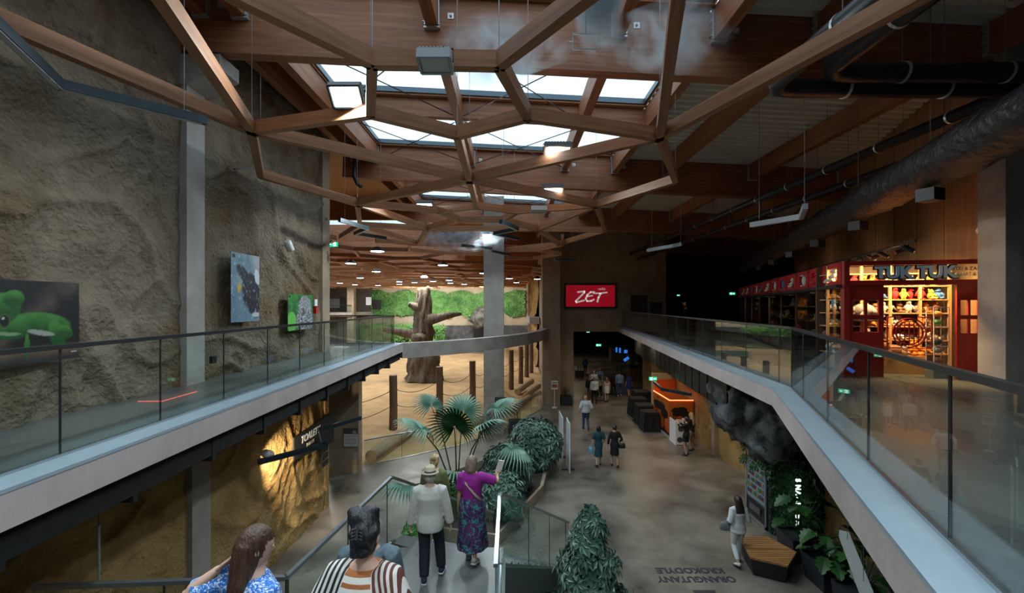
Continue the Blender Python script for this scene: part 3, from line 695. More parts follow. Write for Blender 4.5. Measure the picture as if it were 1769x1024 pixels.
# ---- posters on the plaster wall
def wallframe(Xw, ya, yb, pt, pb):
    """frame on a wall X = Xw from depth ya to yb; top/bottom from pixel rows at the near edge"""
    return None
def frog(u, v):
    u = (u - .50) / .5                                  # the panel runs on past the picture edge
    r = np.zeros(u.shape + (3,)) + np.array((.006, .007, .008)); n = fbm(u, v, 5, 2)
    br = np.clip(1 - abs((v - .55) - (u - .35) * .9 + .1 * n) / .22, 0, 1); r = put(r, br * (.6 + .4 * n), (.09, .065, .05))
    r = put(r, np.clip(1 - abs(v - .13 - .03 * n) / .09, 0, 1) * (u > .0), (.14, .075, .035))
    g1, g2 = (.010, .065, .012), (.05, .19, .035)
    for (cx, cy, rx, ry, ro) in ((.52, .47, .36, .14, -.12), (.16, .45, .24, .15, .1), (.70, .32, .10, .2, .35), (.80, .36, .12, .08, -.5), (.33, .2, .03, .16, 0), (.04, .66, .22, .18, .3), (.18, .78, .12, .10, .2)):
        m = ell(u, v, cx, cy, rx, ry, ro, .12); r = put(r, m, g1); r = put(r, m * np.clip((v - cy) / ry * .8 + .3 + .5 * n, 0, 1), g2)
    r = put(r, ell(u, v, .50, .36, .17, .032, -.2), (.26, .27, .23)); r = put(r, ell(u, v, .10, .37, .16, .02, -.05), (.16, .24, .13))
    r = put(r, ell(u, v, .08, .52, .065, .085), (.05, .10, .03)); r = put(r, ell(u, v, .08, .52, .05, .068), (.004, .004, .004)); r = put(r, ell(u, v, .065, .55, .012, .014), (.5, .5, .5))
    r = put(r, ((u > .88) & (u < .96) & (v > .085) & (v < .10)) * 1.0, (.5, .5, .5))
    return r
def eagle(u, v):
    n = fbm(u, v, 4, 7); n2 = fbm(u, v, 16, 3)
    r = np.zeros(u.shape + (3,)) + np.array((.16, .25, .33)) + (n * .07 + n2 * .03)[..., None]
    r = put(r, ((v < .32 + .04 * n) * .5), (.10, .18, .23)); r = put(r, np.clip((v - .72) * 3 + (u - .75) * 4, 0, 1), (.35, .38, .43))
    bd = np.maximum.reduce([ell(u, v, .42, .70, .26, .10, -.4), ell(u, v, .66, .46, .30, .27, -.2), ell(u, v, .80, .24, .24, .14, 0), ell(u, v, .9, .55, .15, .25)])
    r = put(r, bd, (.012, .014, .022)); r = put(r, bd * np.clip(n2 * 2.2, 0, 1) * .5, (.12, .14, .19))
    r = put(r, ell(u, v, .27, .50, .055, .075, -.3), (.62, .36, .03)); r = put(r, ell(u, v, .92, .68, .09, .13, .6), (.6, .63, .68))
    r = put(r, ell(u, v, .86, .10, .14, .035), (.5, .52, .52)); r = put(r, np.clip(n2 * 3 - 1.3, 0, 1) * .7, (.6, .65, .7))
    r = put(r, ((u > .03) & (u < .14) & (v > .92) & (v < .97)) * 1.0, (.01, .01, .01)); r = put(r, ((u > .8) & (u < .95) & (v > .05) & (v < .06)) * 1.0, (.01, .01, .01))
    return r
def owl(u, v):
    n = fbm(u, v, 5, 12); n2 = fbm(u, v, 18, 4)
    r = np.zeros(u.shape + (3,)) + np.array((.02, .09, .03)); r = put(r, np.clip(n * 1.5 + .2, 0, 1), (.05, .26, .05)); r = put(r, ell(u, v, .14, .22, .18, .3), (.12, .42, .07))
    b = np.maximum(ell(u, v, .66, .62, .27, .34), ell(u, v, .65, .25, .34, .4)); r = put(r, b, (.17, .175, .18)); r = put(r, b * np.clip(n2 * 2.5, 0, 1), (.42, .44, .46)); r = put(r, b * np.clip(-n2 * 2.5, 0, 1) * (v < .5), (.03, .035, .04))
    r = put(r, ell(u, v, .60, .52, .05, .10, .2), (.08, .08, .085)); r = put(r, ((u > .03) & (u < .09) & (v > .9) & (v < .96)) * 1.0, (.01, .01, .01)); return r
XW = -5.93
def wall_picture(name, label, fn, xa, xb, yt, yb, n):
    a, c = PX(xa, yt, XW), PX(xb, yt, XW); lo = PX(xa, yb, XW)
    o = picture(name, frame((XW, a.y, lo.z), (0, 1, 0), (0, 0, 1)), c.y - a.y, a.z - lo.z, fn, n, printm); return tag(o, label, 'poster')
a = PX(135, 489, XW); Hf = (489 - 617) / F * a.y
W_ = a.y - 4.1
tag(picture('frog_poster', frame((XW, 4.1, PX(135, 617, XW).z), (0, 1, 0), (0, 0, 1)), W_, -Hf, frog, 150, printm), 'large poster of two green tree frogs on the plaster wall', 'poster')
wall_picture('eagle_poster', 'tall poster of a dark eagle with a yellow beak on the plaster wall', eagle, 398, 447, 434, 557, 70)
wall_picture('owl_poster', 'poster of a grey owl against green on the plaster wall', owl, 496.5, 540, 507.5, 572, 90)
tag(MB().box(tuple(PX(368, 621, -5.98)), (.06, .13, .14)).build('wall_socket', black), 'small black socket box low on the plaster wall', 'socket')
r = empty('fire_call_point', PX(545, 536, -5.97), 0, 'small red fire alarm point with a white card by the owl poster', 'fire alarm'); redp = mat('alarm_red', (.5, .02, .02), rough=.4)
MB().box((0, 0, 0), (.1, .14, .2)).build('box', redp, r, local=True); MB().box((0, 0, .24), (.04, .18, .2)).build('card', white, r, local=True)
# ---- toilet sign and small signs below the left gallery
r = empty('toilet_sign', (-5.72, 11.6, 2.4), 0, 'black slanted panel reading TOALETY on the ochre wall', 'sign')
XS = -5.72; sg = [(11.55, 2.42), (14.15, 2.10), (14.15, 3.10), (11.55, 3.02)]
MB().add([(XS + dx, y, z) for dx in (0, .04) for (y, z) in sg], [(3, 2, 1, 0), (4, 5, 6, 7), (0, 1, 5, 4), (1, 2, 6, 5), (2, 3, 7, 6), (3, 0, 4, 7)]).build('panel', blackm, r)
text('lettering', 'TOALETY', .27, whitetxt, frame((XS + .045, 11.92, 2.74), (0, 1, 0), (0, 0, 1)), r, bold=.008, shear=.25)
text('lettering', 'TOILETS', .13, whitetxt, frame((XS + .045, 12.22, 2.56), (0, 1, 0), (0, 0, 1)), r, shear=.25)
for k in range(3):
    p = PX(561, 776 + k * 12, -5.72); q = tag(MB().box(tuple(p), (.03, .45, .16)).build('direction_sign', blackm), 'small black direction sign on the edge of the ochre wall, one of three', 'sign', 'small direction signs')
def notice(u, v):
    r = np.zeros(u.shape + (3,)) + np.array((.62, .62, .60)); r = put(r, (v > .68) * 1.0, (.06, .075, .085)); r = put(r, ell(u, v, .75, .78, .15, .12), (.35, .3, .22))
    for k in range(7): r = put(r, ((v > .58 - k * .07) & (v < .60 - k * .07) & (u > .1) & (u < .9)) * 1.0, (.2, .2, .2))
    return put(r, ell(u, v, .55, .06, .04, .03), (.6, .03, .03))
p = P(594, 771, 16.97); tag(picture('notice_board', frame(p, (1, 0, 0), (0, 0, 1)), .55, .70, notice, 50, printm), 'white notice with a dark heading on the concrete wall by the enclosure', 'notice')
tag(MB().tube([PX(172, 845, -4.75), PX(171, 930, -4.75), PX(171, 1015, -4.75)], .012, 6).build('hanging_cable', mat('grey_cable', (.3, .3, .28))), 'thin grey cable hanging below the left gallery', 'cable')
# no-photo sign and info stand
r = empty('no_photo_sign', P(865, 735, 22.4), 0, 'dark sign with a white round no-photo symbol on the concrete column', 'sign'); q = P(865, 700, 21.95)
MB().box(tuple(q), (.58, .04, .82)).build('panel', mat('sign_slate', (.03, .05, .055)), r)
ring = MB(); 
for k in range(24):
    a0, a1 = 2 * PI * k / 24, 2 * PI * (k + 1) / 24; ring.add([q + Vector((math.cos(t) * rr, -.025, .1 + math.sin(t) * rr)) for t, rr in ((a0, .15), (a0, .2), (a1, .2), (a1, .15))], [(0, 1, 2, 3)])
ring.build('ring', whitetxt, r); MB().box(tuple(q + Vector((0, -.023, .1))), (.15, .01, .1)).box(tuple(q + Vector((0, -.023, .16))), (.06, .01, .03)).build('camera_symbol', whitetxt, r)
MB().bar(q + Vector((-.12, -.03, .22)), q + Vector((.12, -.03, -.02)), .01, .025).build('bar', whitetxt, r)
text('lettering', 'ZAKAZ', .12, whitetxt, frame(q + Vector((-.22, -.025, -.22)), (1, 0, 0), (0, 0, 1)), r, bold=.004); MB().box(tuple(q + Vector((0, -.023, -.30))), (.42, .01, .03)).build('small_print', whitetxt, r)
r = empty('info_stand', (2.78, 27.85, 0), 0, 'white info sign on a thin post by the bridge column', 'sign'); MB().tube([(0, 0, 0), (0, 0, 1.3)], .02, 8).box((0, 0, .02), (.3, .3, .03)).build('post', white, r, local=True); MB().box((0, -.03, 1.45), (.42, .03, .55)).build('panel', white, r, local=True); MB().box((0, -.05, 1.6), (.34, .01, .06)).box((0, -.05, 1.4), (.34, .01, .2)).build('print', mat('grey_print', (.35, .1, .1)), r, local=True)
# floor lettering, read from the other side
fm = mat('floor_paint', (.035, .036, .036), rough=.6)
for s, yy, xr in (('ORANGUTANY', 1003, 1267), ('KROKODYLE', 988, 1247)):
    p = PZ(xr, yy - 7, 0.004); o = text('floor_lettering', s, .30, fm, frame(p, (-1, 0, 0), (0, -1, 0)), None, .002, bold=.012)
    wd = max(v.co.x for v in o.data.vertices) - min(v.co.x for v in o.data.vertices); tgt = (xr - 1132) / F * p.y
    for v in o.data.vertices: v.co.x = p.x - (p.x - v.co.x) * tgt / wd
    tag(o, 'dark floor lettering %s painted on the concrete floor' % s, 'lettering')
p = PZ(1222, 1022, .004); tag(MB().add([p + Vector(v) for v in ((-.3, -.4, 0), (.15, -.4, 0), (.2, .06, 0), (-.32, .06, 0))], [(0, 1, 2, 3)]).build('floor_arrow', fm), 'dark painted patch of a floor arrow before the lettering', 'floor marking')
# glass partition screens standing on the walkway
r = empty('partition_screen', PZ(986, 822, 0), 0, 'white translucent partition panels standing beside the shrub bed', 'screen'); wg = mat('frosted_white', (.62, .70, .72), rough=.2)
p = PZ(985, 822, 0); MB().box((p.x, p.y + .6, 1.0), (.04, 1.0, 1.9)).build('panel', wg, r); MB().box((p.x - .12, p.y + 2.0, .95), (.04, 1.3, 1.8)).build('panel', wg, r); MB().box((p.x, p.y + .6, .03), (.5, .08, .05)).box((p.x - .1, p.y + 2, .03), (.5, .08, .05)).build('foot', railm, r)
# ================================================================ SHOP
red = mat('red_lacquer', (.23, .012, .010), (.30, .018, .014), 3, rough=.38)
redb = mat('red_bright', (.45, .018, .016), rough=.4)
shelfm = mat('shelf_wood', (.36, .19, .07), (.46, .26, .11), 3, rough=.5, stretch=(6, 6, .6))
U = Vector((2.3, -.5)).normalized(); IN = Vector((-U.y, U.x))
def FP(u, d, z): q = SH_C + U * u + IN * d; return Vector((q.x, q.y, z))
FW = 2.42
fr = empty('storefront', FP(0, 0, UP), 0, 'red lacquered shop front with fretwork doors and the TUK TUK sign', 'shop front')
m = MB(); m.bar(FP(0, 0, 7.37), FP(FW, 0, 7.37), .14, .09).bar(FP(0, 0, 6.965), FP(FW, 0, 6.965), .14, .1).bar(FP(0, 0, UP), FP(0, 0, 7.42), .14, .1, up=(U.x, U.y, 0)).bar(FP(FW, 0, UP), FP(FW, 0, 7.42), .14, .1, up=(U.x, U.y, 0)); m.build('frame', red, fr)
def leaf(u0, u1, name='door_leaf'):
    """red leaf with four fretted windows and a round ornament"""
    w = u1 - u0; lf = MB(); wx = [(u0 + w * .14, u0 + w * .46), (u0 + w * .54, u0 + w * .86)]; wz = [(5.94, 6.22), (6.30, 6.60)]
    us = sorted({u0, u1, *wx[0], *wx[1]}); zs = sorted({UP + .01, 6.92, *wz[0], *wz[1]})
    for a, c in zip(us[:-1], us[1:]):
        for e, g in zip(zs[:-1], zs[1:]):
            mu, mz = (a + c) / 2, (e + g) / 2
            if any(p < mu < q for p, q in wx) and any(p < mz < q for p, q in wz): continue
            lf.bar(FP(a, .0, mz), FP(c, .0, mz), .05, g - e)
    o = lf.build(name, red, fr)
    for (p, q) in wx:
        for (e, g) in wz:
            k = MB(); s = (q - p); h = g - e
            for f in (.18, .5, .82): k.bar(FP(p + s * f, -.01, e), FP(p + s * f, -.01, g), .012, .02, up=(U.x, U.y, 0)); k.bar(FP(p, -.01, e + h * f), FP(q, -.01, e + h * f), .02, .012)
            for f in (.34, .66): k.bar(FP(p + s * f, -.01, e + h * .18), FP(p + s * f, -.01, e + h * .5), .012, .02, up=(U.x, U.y, 0))
            k.build('fretwork', red, o)
    k = MB(); cu = (u0 + u1) / 2; R = min(.2, w * .3)
    for i in range(28):
        a0, a1 = 2 * PI * i / 28, 2 * PI * (i + 1) / 28; k.bar(FP(cu + R * math.cos(a0), -.035, 5.57 + R * math.sin(a0)), FP(cu + R * math.cos(a1), -.035, 5.57 + R * math.sin(a1)), .02, .02)
    for f in (-.6, -.3, 0, .3, .6): hh = R * math.sqrt(1 - f * f) * .9; k.bar(FP(cu + R * f, -.035, 5.57 - hh), FP(cu + R * f, -.035, 5.57 + hh), .014, .014, up=(U.x, U.y, 0)); k.bar(FP(cu - hh, -.035, 5.57 + R * f), FP(cu + hh, -.035, 5.57 + R * f), .014, .014)
    k.build('round_ornament', mat('ornament', (.28, .05, .035), rough=.4), o)
leaf(.05, .69); leaf(1.96, FW - .04)
# round medallion gate hanging in the opening
k = MB()
for i in range(32):
    a0, a1 = 2 * PI * i / 32, 2 * PI * (i + 1) / 32
    for R in (.30, .24): k.bar(FP(1.30 + R * math.cos(a0), .25, 5.92 + R * math.sin(a0)), FP(1.30 + R * math.cos(a1), .25, 5.92 + R * math.sin(a1)), .03, .02)
for f in (-.7, -.35, 0, .35, .7): hh = .24 * math.sqrt(1 - f * f); k.bar(FP(1.3 + .24 * f, .25, 5.92 - hh), FP(1.3 + .24 * f, .25, 5.92 + hh), .016, .016, up=(U.x, U.y, 0)); k.bar(FP(1.3 - hh, .25, 5.92 + .24 * f), FP(1.3 + hh, .25, 5.92 + .24 * f), .016, .016)
for (a, c, e, g) in ((.9, 6.25, 1.15, 6.25), (.9, 6.25, .9, 5.6), (.9, 5.6, 1.7, 5.6), (1.7, 5.6, 1.7, 6.2), (1.45, 6.25, 1.7, 6.25)): k.bar(FP(a, .25, c), FP(e, .25, g), .02, .02, up=(U.x, U.y, 0) if a == e else (0, 0, 1))
k.build('medallion', redb, fr)
gl = MB().bar(FP(.05, .02, 7.17), FP(FW, .02, 7.17), .01, .32).build('sign_pane', glz, fr)
sb = mat('sign_blue', (.42, .55, .68), rough=.5); t0 = FP(.50, -.08, 7.06)
text('sign_outline', 'TUK TUK', .33, black, frame(t0 + Vector((0, .01, 0)), (U.x, U.y, 0), (0, 0, 1)), fr, .01, bold=.032)
text('sign_letters', 'TUK TUK', .33, sb, frame(t0 + Vector((-.005, -.02, 0)), (U.x, U.y, 0), (0, 0, 1)), fr, .012, bold=.012)
st = mat('sign_small', (.22, .23, .24))
text('small_letters', 'PAMIĄTKI & ZABAWKI', .092, st, frame(FP(1.62, -.08, 7.2), (U.x, U.y, 0), (0, 0, 1)), fr, bold=.002)
text('small_letters', 'SOUVENIRS & TOYS', .092, st, frame(FP(1.68, -.08, 7.09), (U.x, U.y, 0), (0, 0, 1)), fr, bold=.002)
# inside: floor counter, shelving with plush toys
sh_ = empty('toy_shelving', FP(.72, 1.0, UP), 0, 'tall wooden shelving full of plush toys inside the red shop', 'shelving')
zz = [5.42, 5.72, 6.02, 6.32, 6.62, 6.92, 7.2]
for z in zz: MB().bar(FP(.05, 1.05, z), FP(2.4, 1.05, z), .42, .025).build('shelf_board', shelfm, sh_)
for u in (.05, .72, 1.28, 1.85, 2.4): MB().bar(FP(u, .86, UP), FP(u, .86, 7.4), .05, .05, up=(U.x, U.y, 0)).build('upright', shelfm, sh_)
MB().bar(FP(.0, 1.3, 6.2), FP(2.45, 1.3, 6.2), .03, 2.4).build('back_panel', mat('shelf_back', (.10, .05, .025)), sh_)
for u0, u1 in ((.08, .70), (.74, 1.83)): MB().bar(FP(u0, .80, 5.2), FP(u1, .80, 5.2), .4, .40).build('counter_box', shelfm, sh_)
fur = {'cream': (.62, .55, .42), 'brown': (.17, .085, .04), 'orange': (.58, .20, .03), 'red': (.50, .02, .02), 'white': (.66, .66, .62), 'grey': (.20, .20, .20), 'yellow': (.62, .42, .05), 'black': (.02, .02, .02), 'blue': (.05, .16, .38), 'green': (.08, .26, .06)}
def plushmesh(kind, m):
    b = MB()
    if kind == 0:   # sitting bear
        b.ball((0, 0, .09), (.075, .07, .09), 10, 7).ball((0, -.01, .20), (.065, .06, .058), 10, 7).ball((-.05, 0, .25), .025, 6, 5).ball((.05, 0, .25), .025, 6, 5).ball((0, -.06, .19), (.028, .025, .022), 6, 5)
        for s in (-1, 1): b.tube([(s * .06, -.02, .14), (s * .1, -.07, .08)], [.026, .028], 6).tube([(s * .05, -.03, .03), (s * .07, -.12, .03)], [.035, .032], 6)
    elif kind == 1: # lying long animal
        b.ball((0, 0, .07), (.14, .07, .07), 10, 7).ball((-.14, -.02, .12), (.06, .055, .055), 8, 6).tube([(.13, 0, .07), (.2, .02, .05), (.24, -.02, .06)], [.02, .016, .01], 6)
        for s in (-1, 1): b.tube([(-.09, s * .04, .05), (-.12, s * .09 - .02, .015)], .025, 6).tube([(.09, s * .04, .05), (.12, s * .09, .015)], .025, 6).ball((-.13, s * .045 - .02, .17), .02, 6, 4)
    else:           # bird or seal: upright body with beak and wings
        b.ball((0, 0, .12), (.07, .065, .12), 10, 8).ball((0, -.02, .24), (.05, .05, .048), 8, 6).tube([(0, -.06, .24), (0, -.11, .23)], [.02, .004], 6)
        for s in (-1, 1): b.tube([(s * .06, 0, .17), (s * .11, -.01, .07)], [.02, .012], 6).tube([(s * .03, -.04, .01), (s * .04, -.09, .008)], [.018, .012], 5)
    return b
protos = {}
def plush(p, kind, colr, rz, sc, place):
    key = (kind, colr)
    if key not in protos:
        protos[key] = plushmesh(kind, None).build('plush_toy', mat('plush_' + colr, fur[colr], rough=.95, bump=.4, bscale=60, rand=.15), smooth=True); o = protos[key]
    else: o = protos[key].copy(); C.objects.link(o)
    o.location = p; o.rotation_euler = (0, 0, rz); o.scale = (sc,) * 3
    what = ['sitting bear-shaped', 'lying long-bodied', 'upright bird-shaped'][kind]
    tag(o, '%s %s plush toy %s' % (colr, what, place), 'plush toy', 'plush toys in the shop')
rn = random.Random(3); fa = math.atan2(U.y, U.x); ords = ['on the lowest', 'on the second', 'on the third', 'on the fourth', 'on the fifth', 'on the top']
for si, z in enumerate(zz[:-1]):
    u = .18
    while u < 2.3:
        col = rn.choice(['cream', 'brown', 'orange', 'white', 'grey', 'black', 'brown', 'cream', 'white']) if si < 4 else rn.choice(['yellow', 'red', 'red', 'cream', 'brown', 'blue', 'white', 'orange'])
        kd = rn.choice([0, 0, 1, 2]); s = rn.uniform(.82, 1.0)
        plush(FP(u, .98 - rn.random() * .08, z + .014), kd, col, fa + rn.uniform(-.5, .5), s, ords[si] + ' shelf of the toy shelving'); u += (.26 if kd == 1 else .18) * s + rn.uniform(.0, .03)
for u, kd, c, s in ((.2, 1, 'white', 1.4), (.45, 0, 'brown', 1.2), (.85, 1, 'grey', 1.7), (1.3, 1, 'brown', 1.6), (1.68, 0, 'orange', 1.3)):
    plush(FP(u, .80, 5.402), kd, c, fa + .3, s, 'lying on the counter boxes')
# acrylic display column at the right of the opening
r = empty('acrylic_display', FP(1.78, .22, UP), 0, 'clear acrylic display column with trinkets by the shop door', 'display case')
MB().box(tuple(FP(1.78, .22, UP + .13)), (.30, .26, .26), fa).build('plinth', mat('plinth_grey', (.22, .22, .21)), r)
MB().box(tuple(FP(1.78, .22, 5.86)), (.26, .22, 1.2), fa).build('case', glass('acrylic', (.88, .9, .9), gain=1.6), r)
e = MB()
for a in (-.13, .13):
    for c in (-.11, .11): e.bar(FP(1.78 + a, .22 + c, 5.26), FP(1.78 + a, .22 + c, 6.46), .014, .014)
for z in (5.26, 5.66, 6.06, 6.46): e.bar(FP(1.65, .11, z), FP(1.91, .11, z), .014, .014).bar(FP(1.65, .33, z), FP(1.91, .33, z), .014, .014)
e.build('edge_trim', mat('acrylic_edge', (.55, .55, .53)), r)
for z, c in ((5.3, 'brown'), (5.68, 'black'), (6.08, 'green'), (5.5, 'grey'), (6.25, 'orange')): MB().ball(tuple(FP(1.78, .22, z + .07)), (.09, .07, .06), 8, 6).build('trinket', mat('trinket_' + c, fur[c]), r)
# shop roof soffit and warm lights
for u in (.5, 1.2, 1.9): lamp('AREA', FP(u, .35, 7.36), 60, (1, .62, .27), .3, to=FP(u, .95, 5.6))
# side of the shop: row of red boxes over dark glazing
sd = empty('glazed_storefront', SP(0, 0, UP), 0, 'long dark glazed shop side topped by a row of red window boxes', 'shop front')
N_ = 13; LN = 15.6 / N_
for k in range(N_):
    a, c = k * LN + .03, (k + 1) * LN - .05; z0, z1 = 6.94, 7.42
    bx = MB(); up = (SD.x, SD.y, 0)
    bx.bar(SP(a, .0, z1 - .05), SP(c, .0, z1 - .05), .14, .1).bar(SP(a, .0, z0 + .04), SP(c, .0, z0 + .04), .14, .08).bar(SP(a + .12, .0, z0), SP(a + .12, .0, z1), .14, .24, up=up).bar(SP(c - .12, 0, z0), SP(c - .12, 0, z1), .14, .24, up=up)
    bx.build('red_window_box', redb, sd)
MB().bar(SP(0, -.1, 6.9), SP(15.6, -.1, 6.9), .12, .07).build('black_band', black, sd)
MB().bar(SP(0, 0, UP + .05), SP(15.6, 0, UP + .05), .1, .1).build('base_band', black, sd)
for k in range(8):
    MB().bar(SP(k * 1.95 + .02, 0, 5.98), SP(k * 1.95 + 1.9, 0, 5.98), .012, 1.76).build('glass_pane', glass('shop_glass', (.62, .66, .66), gain=1.5), sd)
    MB().bar(SP(k * 1.95, 0, UP), SP(k * 1.95, 0, 6.9), .05, .03, up=(SD.x, SD.y, 0)).build('mullion', black, sd)
MB().bar(SP(15.6, 0, 5.95), SP(15.6, 1.0, 5.95), .06, 1.9).build('end_panel', red, sd)
ss = empty('display_shelving', SP(.3, 1.2, UP), 0, 'dark display shelving behind the glazed shop side', 'shelving')
for z in (5.45, 5.95, 6.45): MB().bar(SP(1.9, 1.25, z), SP(15.4, 1.25, z), .5, .03).build('shelf_board', mat('shelf_dark', (.06, .04, .03)), ss)
for k in range(9): MB().bar(SP(1.9 + k * 1.68, 1.25, UP), SP(1.9 + k * 1.68, 1.25, 6.9), .5, .05, up=(SD.x, SD.y, 0)).build('upright', shelfm if k % 3 == 1 else MATS['shelf_dark'], ss)
MB().bar(SP(1.9, 1.55, 6.1), SP(15.5, 1.55, 6.1), .04, 2.3).build('back_panel', mat('shelf_back', (.1, .05, .025)), ss)
sa = math.atan2(SD.y, SD.x) - PI
for k in range(44):
    t = 2.1 + rn.random() * 12.5; z = rn.choice([5.465, 5.965, 6.465]); 
    plush(SP(t, 1.12, z), rn.choice([0, 1, 2]), rn.choice(['grey', 'white', 'brown', 'cream', 'black', 'orange', 'red']), sa + rn.uniform(-.4, .4), rn.uniform(1.0, 1.5), 'on the display shelving behind the shop glazing')
for k in range(N_):
    col = rn.choice(['blue', 'cream', 'orange', 'white', 'red', 'grey'])
    plush(SP(k * LN + .6, .0, 7.022), rn.choice([0, 2]), col, sa, 1.2, 'in the %s red window box from the shop corner' % ['first', 'second', 'third', 'fourth', 'fifth', 'sixth', 'seventh', 'eighth', 'ninth', 'tenth', 'eleventh', 'twelfth', 'last'][k])
el = plushmesh(1, None); o = el.build('plush_elephant', mat('plush_grey', fur['grey'], rough=.95), smooth=True); o.location = SP(1.0, .62, 6.18); o.rotation_euler = (0, 0, sa + .3); o.scale = (2.6,) * 3
tag(o, 'big grey plush animal lying behind the shop glazing near the corner', 'plush toy')
tag(MB().bar(SP(.55, .62, 6.16), SP(1.6, .62, 6.16), .4, .03).build('display_plinth', MATS['shelf_dark']), 'dark ledge carrying the big grey plush animal', 'ledge')
tag(MB().bar(SP(.62, -.03, 6.55), SP(.76, -.03, 6.55), .004, .16).build('blue_sticker', mat('sticker_blue', (.05, .22, .5))), 'small blue sticker on the shop glazing', 'sticker')
for t in (1.5, 4, 7, 10.5, 13.5): lamp('AREA', SP(t, .5, 6.86), 28, (1, .66, .34), .3)
# track with spotlights above
tr = empty('spotlight_track', SP(-.65, .9, 7.72), 0, 'black ceiling track with spotlights above the shop', 'track light')
MB().bar(SP(-.7, .9, 7.72), SP(15, .9, 7.72), .04, .04).build('rail', black, tr)
for k in range(15):
    t = [-.4, -.1, .7, 1.0, 1.35, 2.2, 2.5][k] if k < 7 else 3.6 + (k - 7) * 1.45
    c = SP(t, .9, 7.60); d = Vector((NRM.x * .5, NRM.y * .5, -.3 + .5 * (k % 2))).normalized() * .1
    s_ = MB().tube([c - d, c + d], .045, 10); s_.bar(c, c + Vector((0, 0, .11)), .015, .015); o = s_.build('spot_head', black, tr)
    MB().tube([c + d * 1.0, c + d * 1.03], .036, 10).build('lens', mat('warm_lens', (1, .8, .5), emit=5, ecol=(1, .8, .5)), o, local=False) if 0 else MB().tube([c + d * 1.0 - tr.location, c + d * 1.03 - tr.location], .036, 10).build('lens', mat('warm_lens', (1, .8, .5), emit=5, ecol=(1, .8, .5)), o, local=True)
    if k % 2 == 0: lamp('SPOT', c + d * 1.3, 12, (1, .62, .30), .03, to=SP(t + .3, 2.6, 7.3), angle=1.7, blend=.9)
for t in (2, 6, 10): lamp('SPOT', SP(t, 1.6, 7.62), 9, (1, .66, .36), .05, to=SP(t, 2.6, 9.2), angle=2.0, blend=1)
# ================================================================ LOWER LEVEL RIGHT
def savanna(seed):
    def fn(u, v):
        n = fbm(u, v, 5, seed); r = np.zeros(u.shape + (3,)) + np.array((.42, .075, .008)); r = put(r, np.clip(v * 1.2 - .2 + n * .3, 0, 1), (.52, .12, .012))
        for cx, cy, rx, ry in ((.32, .70, .30, .13), (.70, .56, .22, .16), (.55, .76, .2, .08)):
            r = put(r, (ell(u, v, cx, cy, rx, ry, 0, .1) + n * .7 > .5) * 1.0, (.008, .006, .005))
        for x0, x1 in ((.16, .30), (.22, .14), (.66, .72)): r = put(r, (abs(u - (x0 + (x1 - x0) * (v - .05) * 1.4)) < .022) & (v < .68), (.008, .006, .005))
        r = put(r, (v < .10 + .05 * n) * 1.0, (.02, .012, .008)); return put(r, ell(u, v, .85, .3, .12, .16), (.55, .10, .01))
    return fn
X0, X1, Y0, Y1 = 7.75, 8.88, 21.4, 23.8
kb = empty('photo_booth', (X0, Y0, 0), 0, 'orange savanna-printed booth edged with a red neon line', 'booth')
MB().box2((X0, Y0, .1), (X1, Y1, 1.86)).build('body', mat('booth_orange', (.5, .1, .012), rough=.5), kb)
picture('print_panel', frame((X0, Y0 - .005, .12), (1, 0, 0), (0, 0, 1)), X1 - X0, 1.7, savanna(3), 110, printm, kb)
picture('print_panel', frame((X0 - .005, Y1, .12), (0, -1, 0), (0, 0, 1)), Y1 - Y0, 1.7, savanna(9), 130, printm, kb)
MB().box2((X0 - .03, Y0 - .03, 0), (X1 + .03, Y1, .12)).build('plinth', mat('plinth_pale', (.35, .34, .31)), kb)
neon = mat('neon_red', (1, .1, .04), emit=9, ecol=(1, .09, .03))
MB().bar((X0 - .02, Y0 - .02, 1.88), (X1, Y0 - .02, 1.88), .03, .035).bar((X0 - .02, Y0 - .02, 1.88), (X0 - .02, Y1, 1.88), .03, .035).build('neon_line', neon, kb)
MB().box2((X0 + .02, Y1 - .1, 1.86), (X1, Y1 - .02, 2.5)).build('back_panel', mat('booth_orange', (.5, .1, .012)), kb)
tag(MB().box2((7.8, 24.2, 0), (8.9, 24.4, 2.75)).build('cardboard_cutout', mat('cutout_tan', (.50, .37, .19), (.6, .46, .26), 2)), 'tan cut-out board rising behind the orange booth', 'board')
r = empty('photo_stand', PZ(1186, 772, 0), 0, 'white photo stand with dark round pictures in front of the orange booth', 'stand'); p = r.location
MB().box((0, .3, .6), (.78, .05, 1.16)).build('panel', white, r, local=True); MB().box((-.38, .65, .55), (.05, .8, 1.1)).build('panel', white, r, local=True)
for (x, z) in ((-.2, .25), (.2, .25), (-.15, .75), (.22, .8)): MB().tube([(x, .27, z), (x, .262, z)], .13, 14).build('round_picture', mat('dark_print', (.05, .05, .055)), r, local=True)
cl_ = mat('black_cloth', (.008, .008, .009), rough=.9, bump=.4, bscale=6)
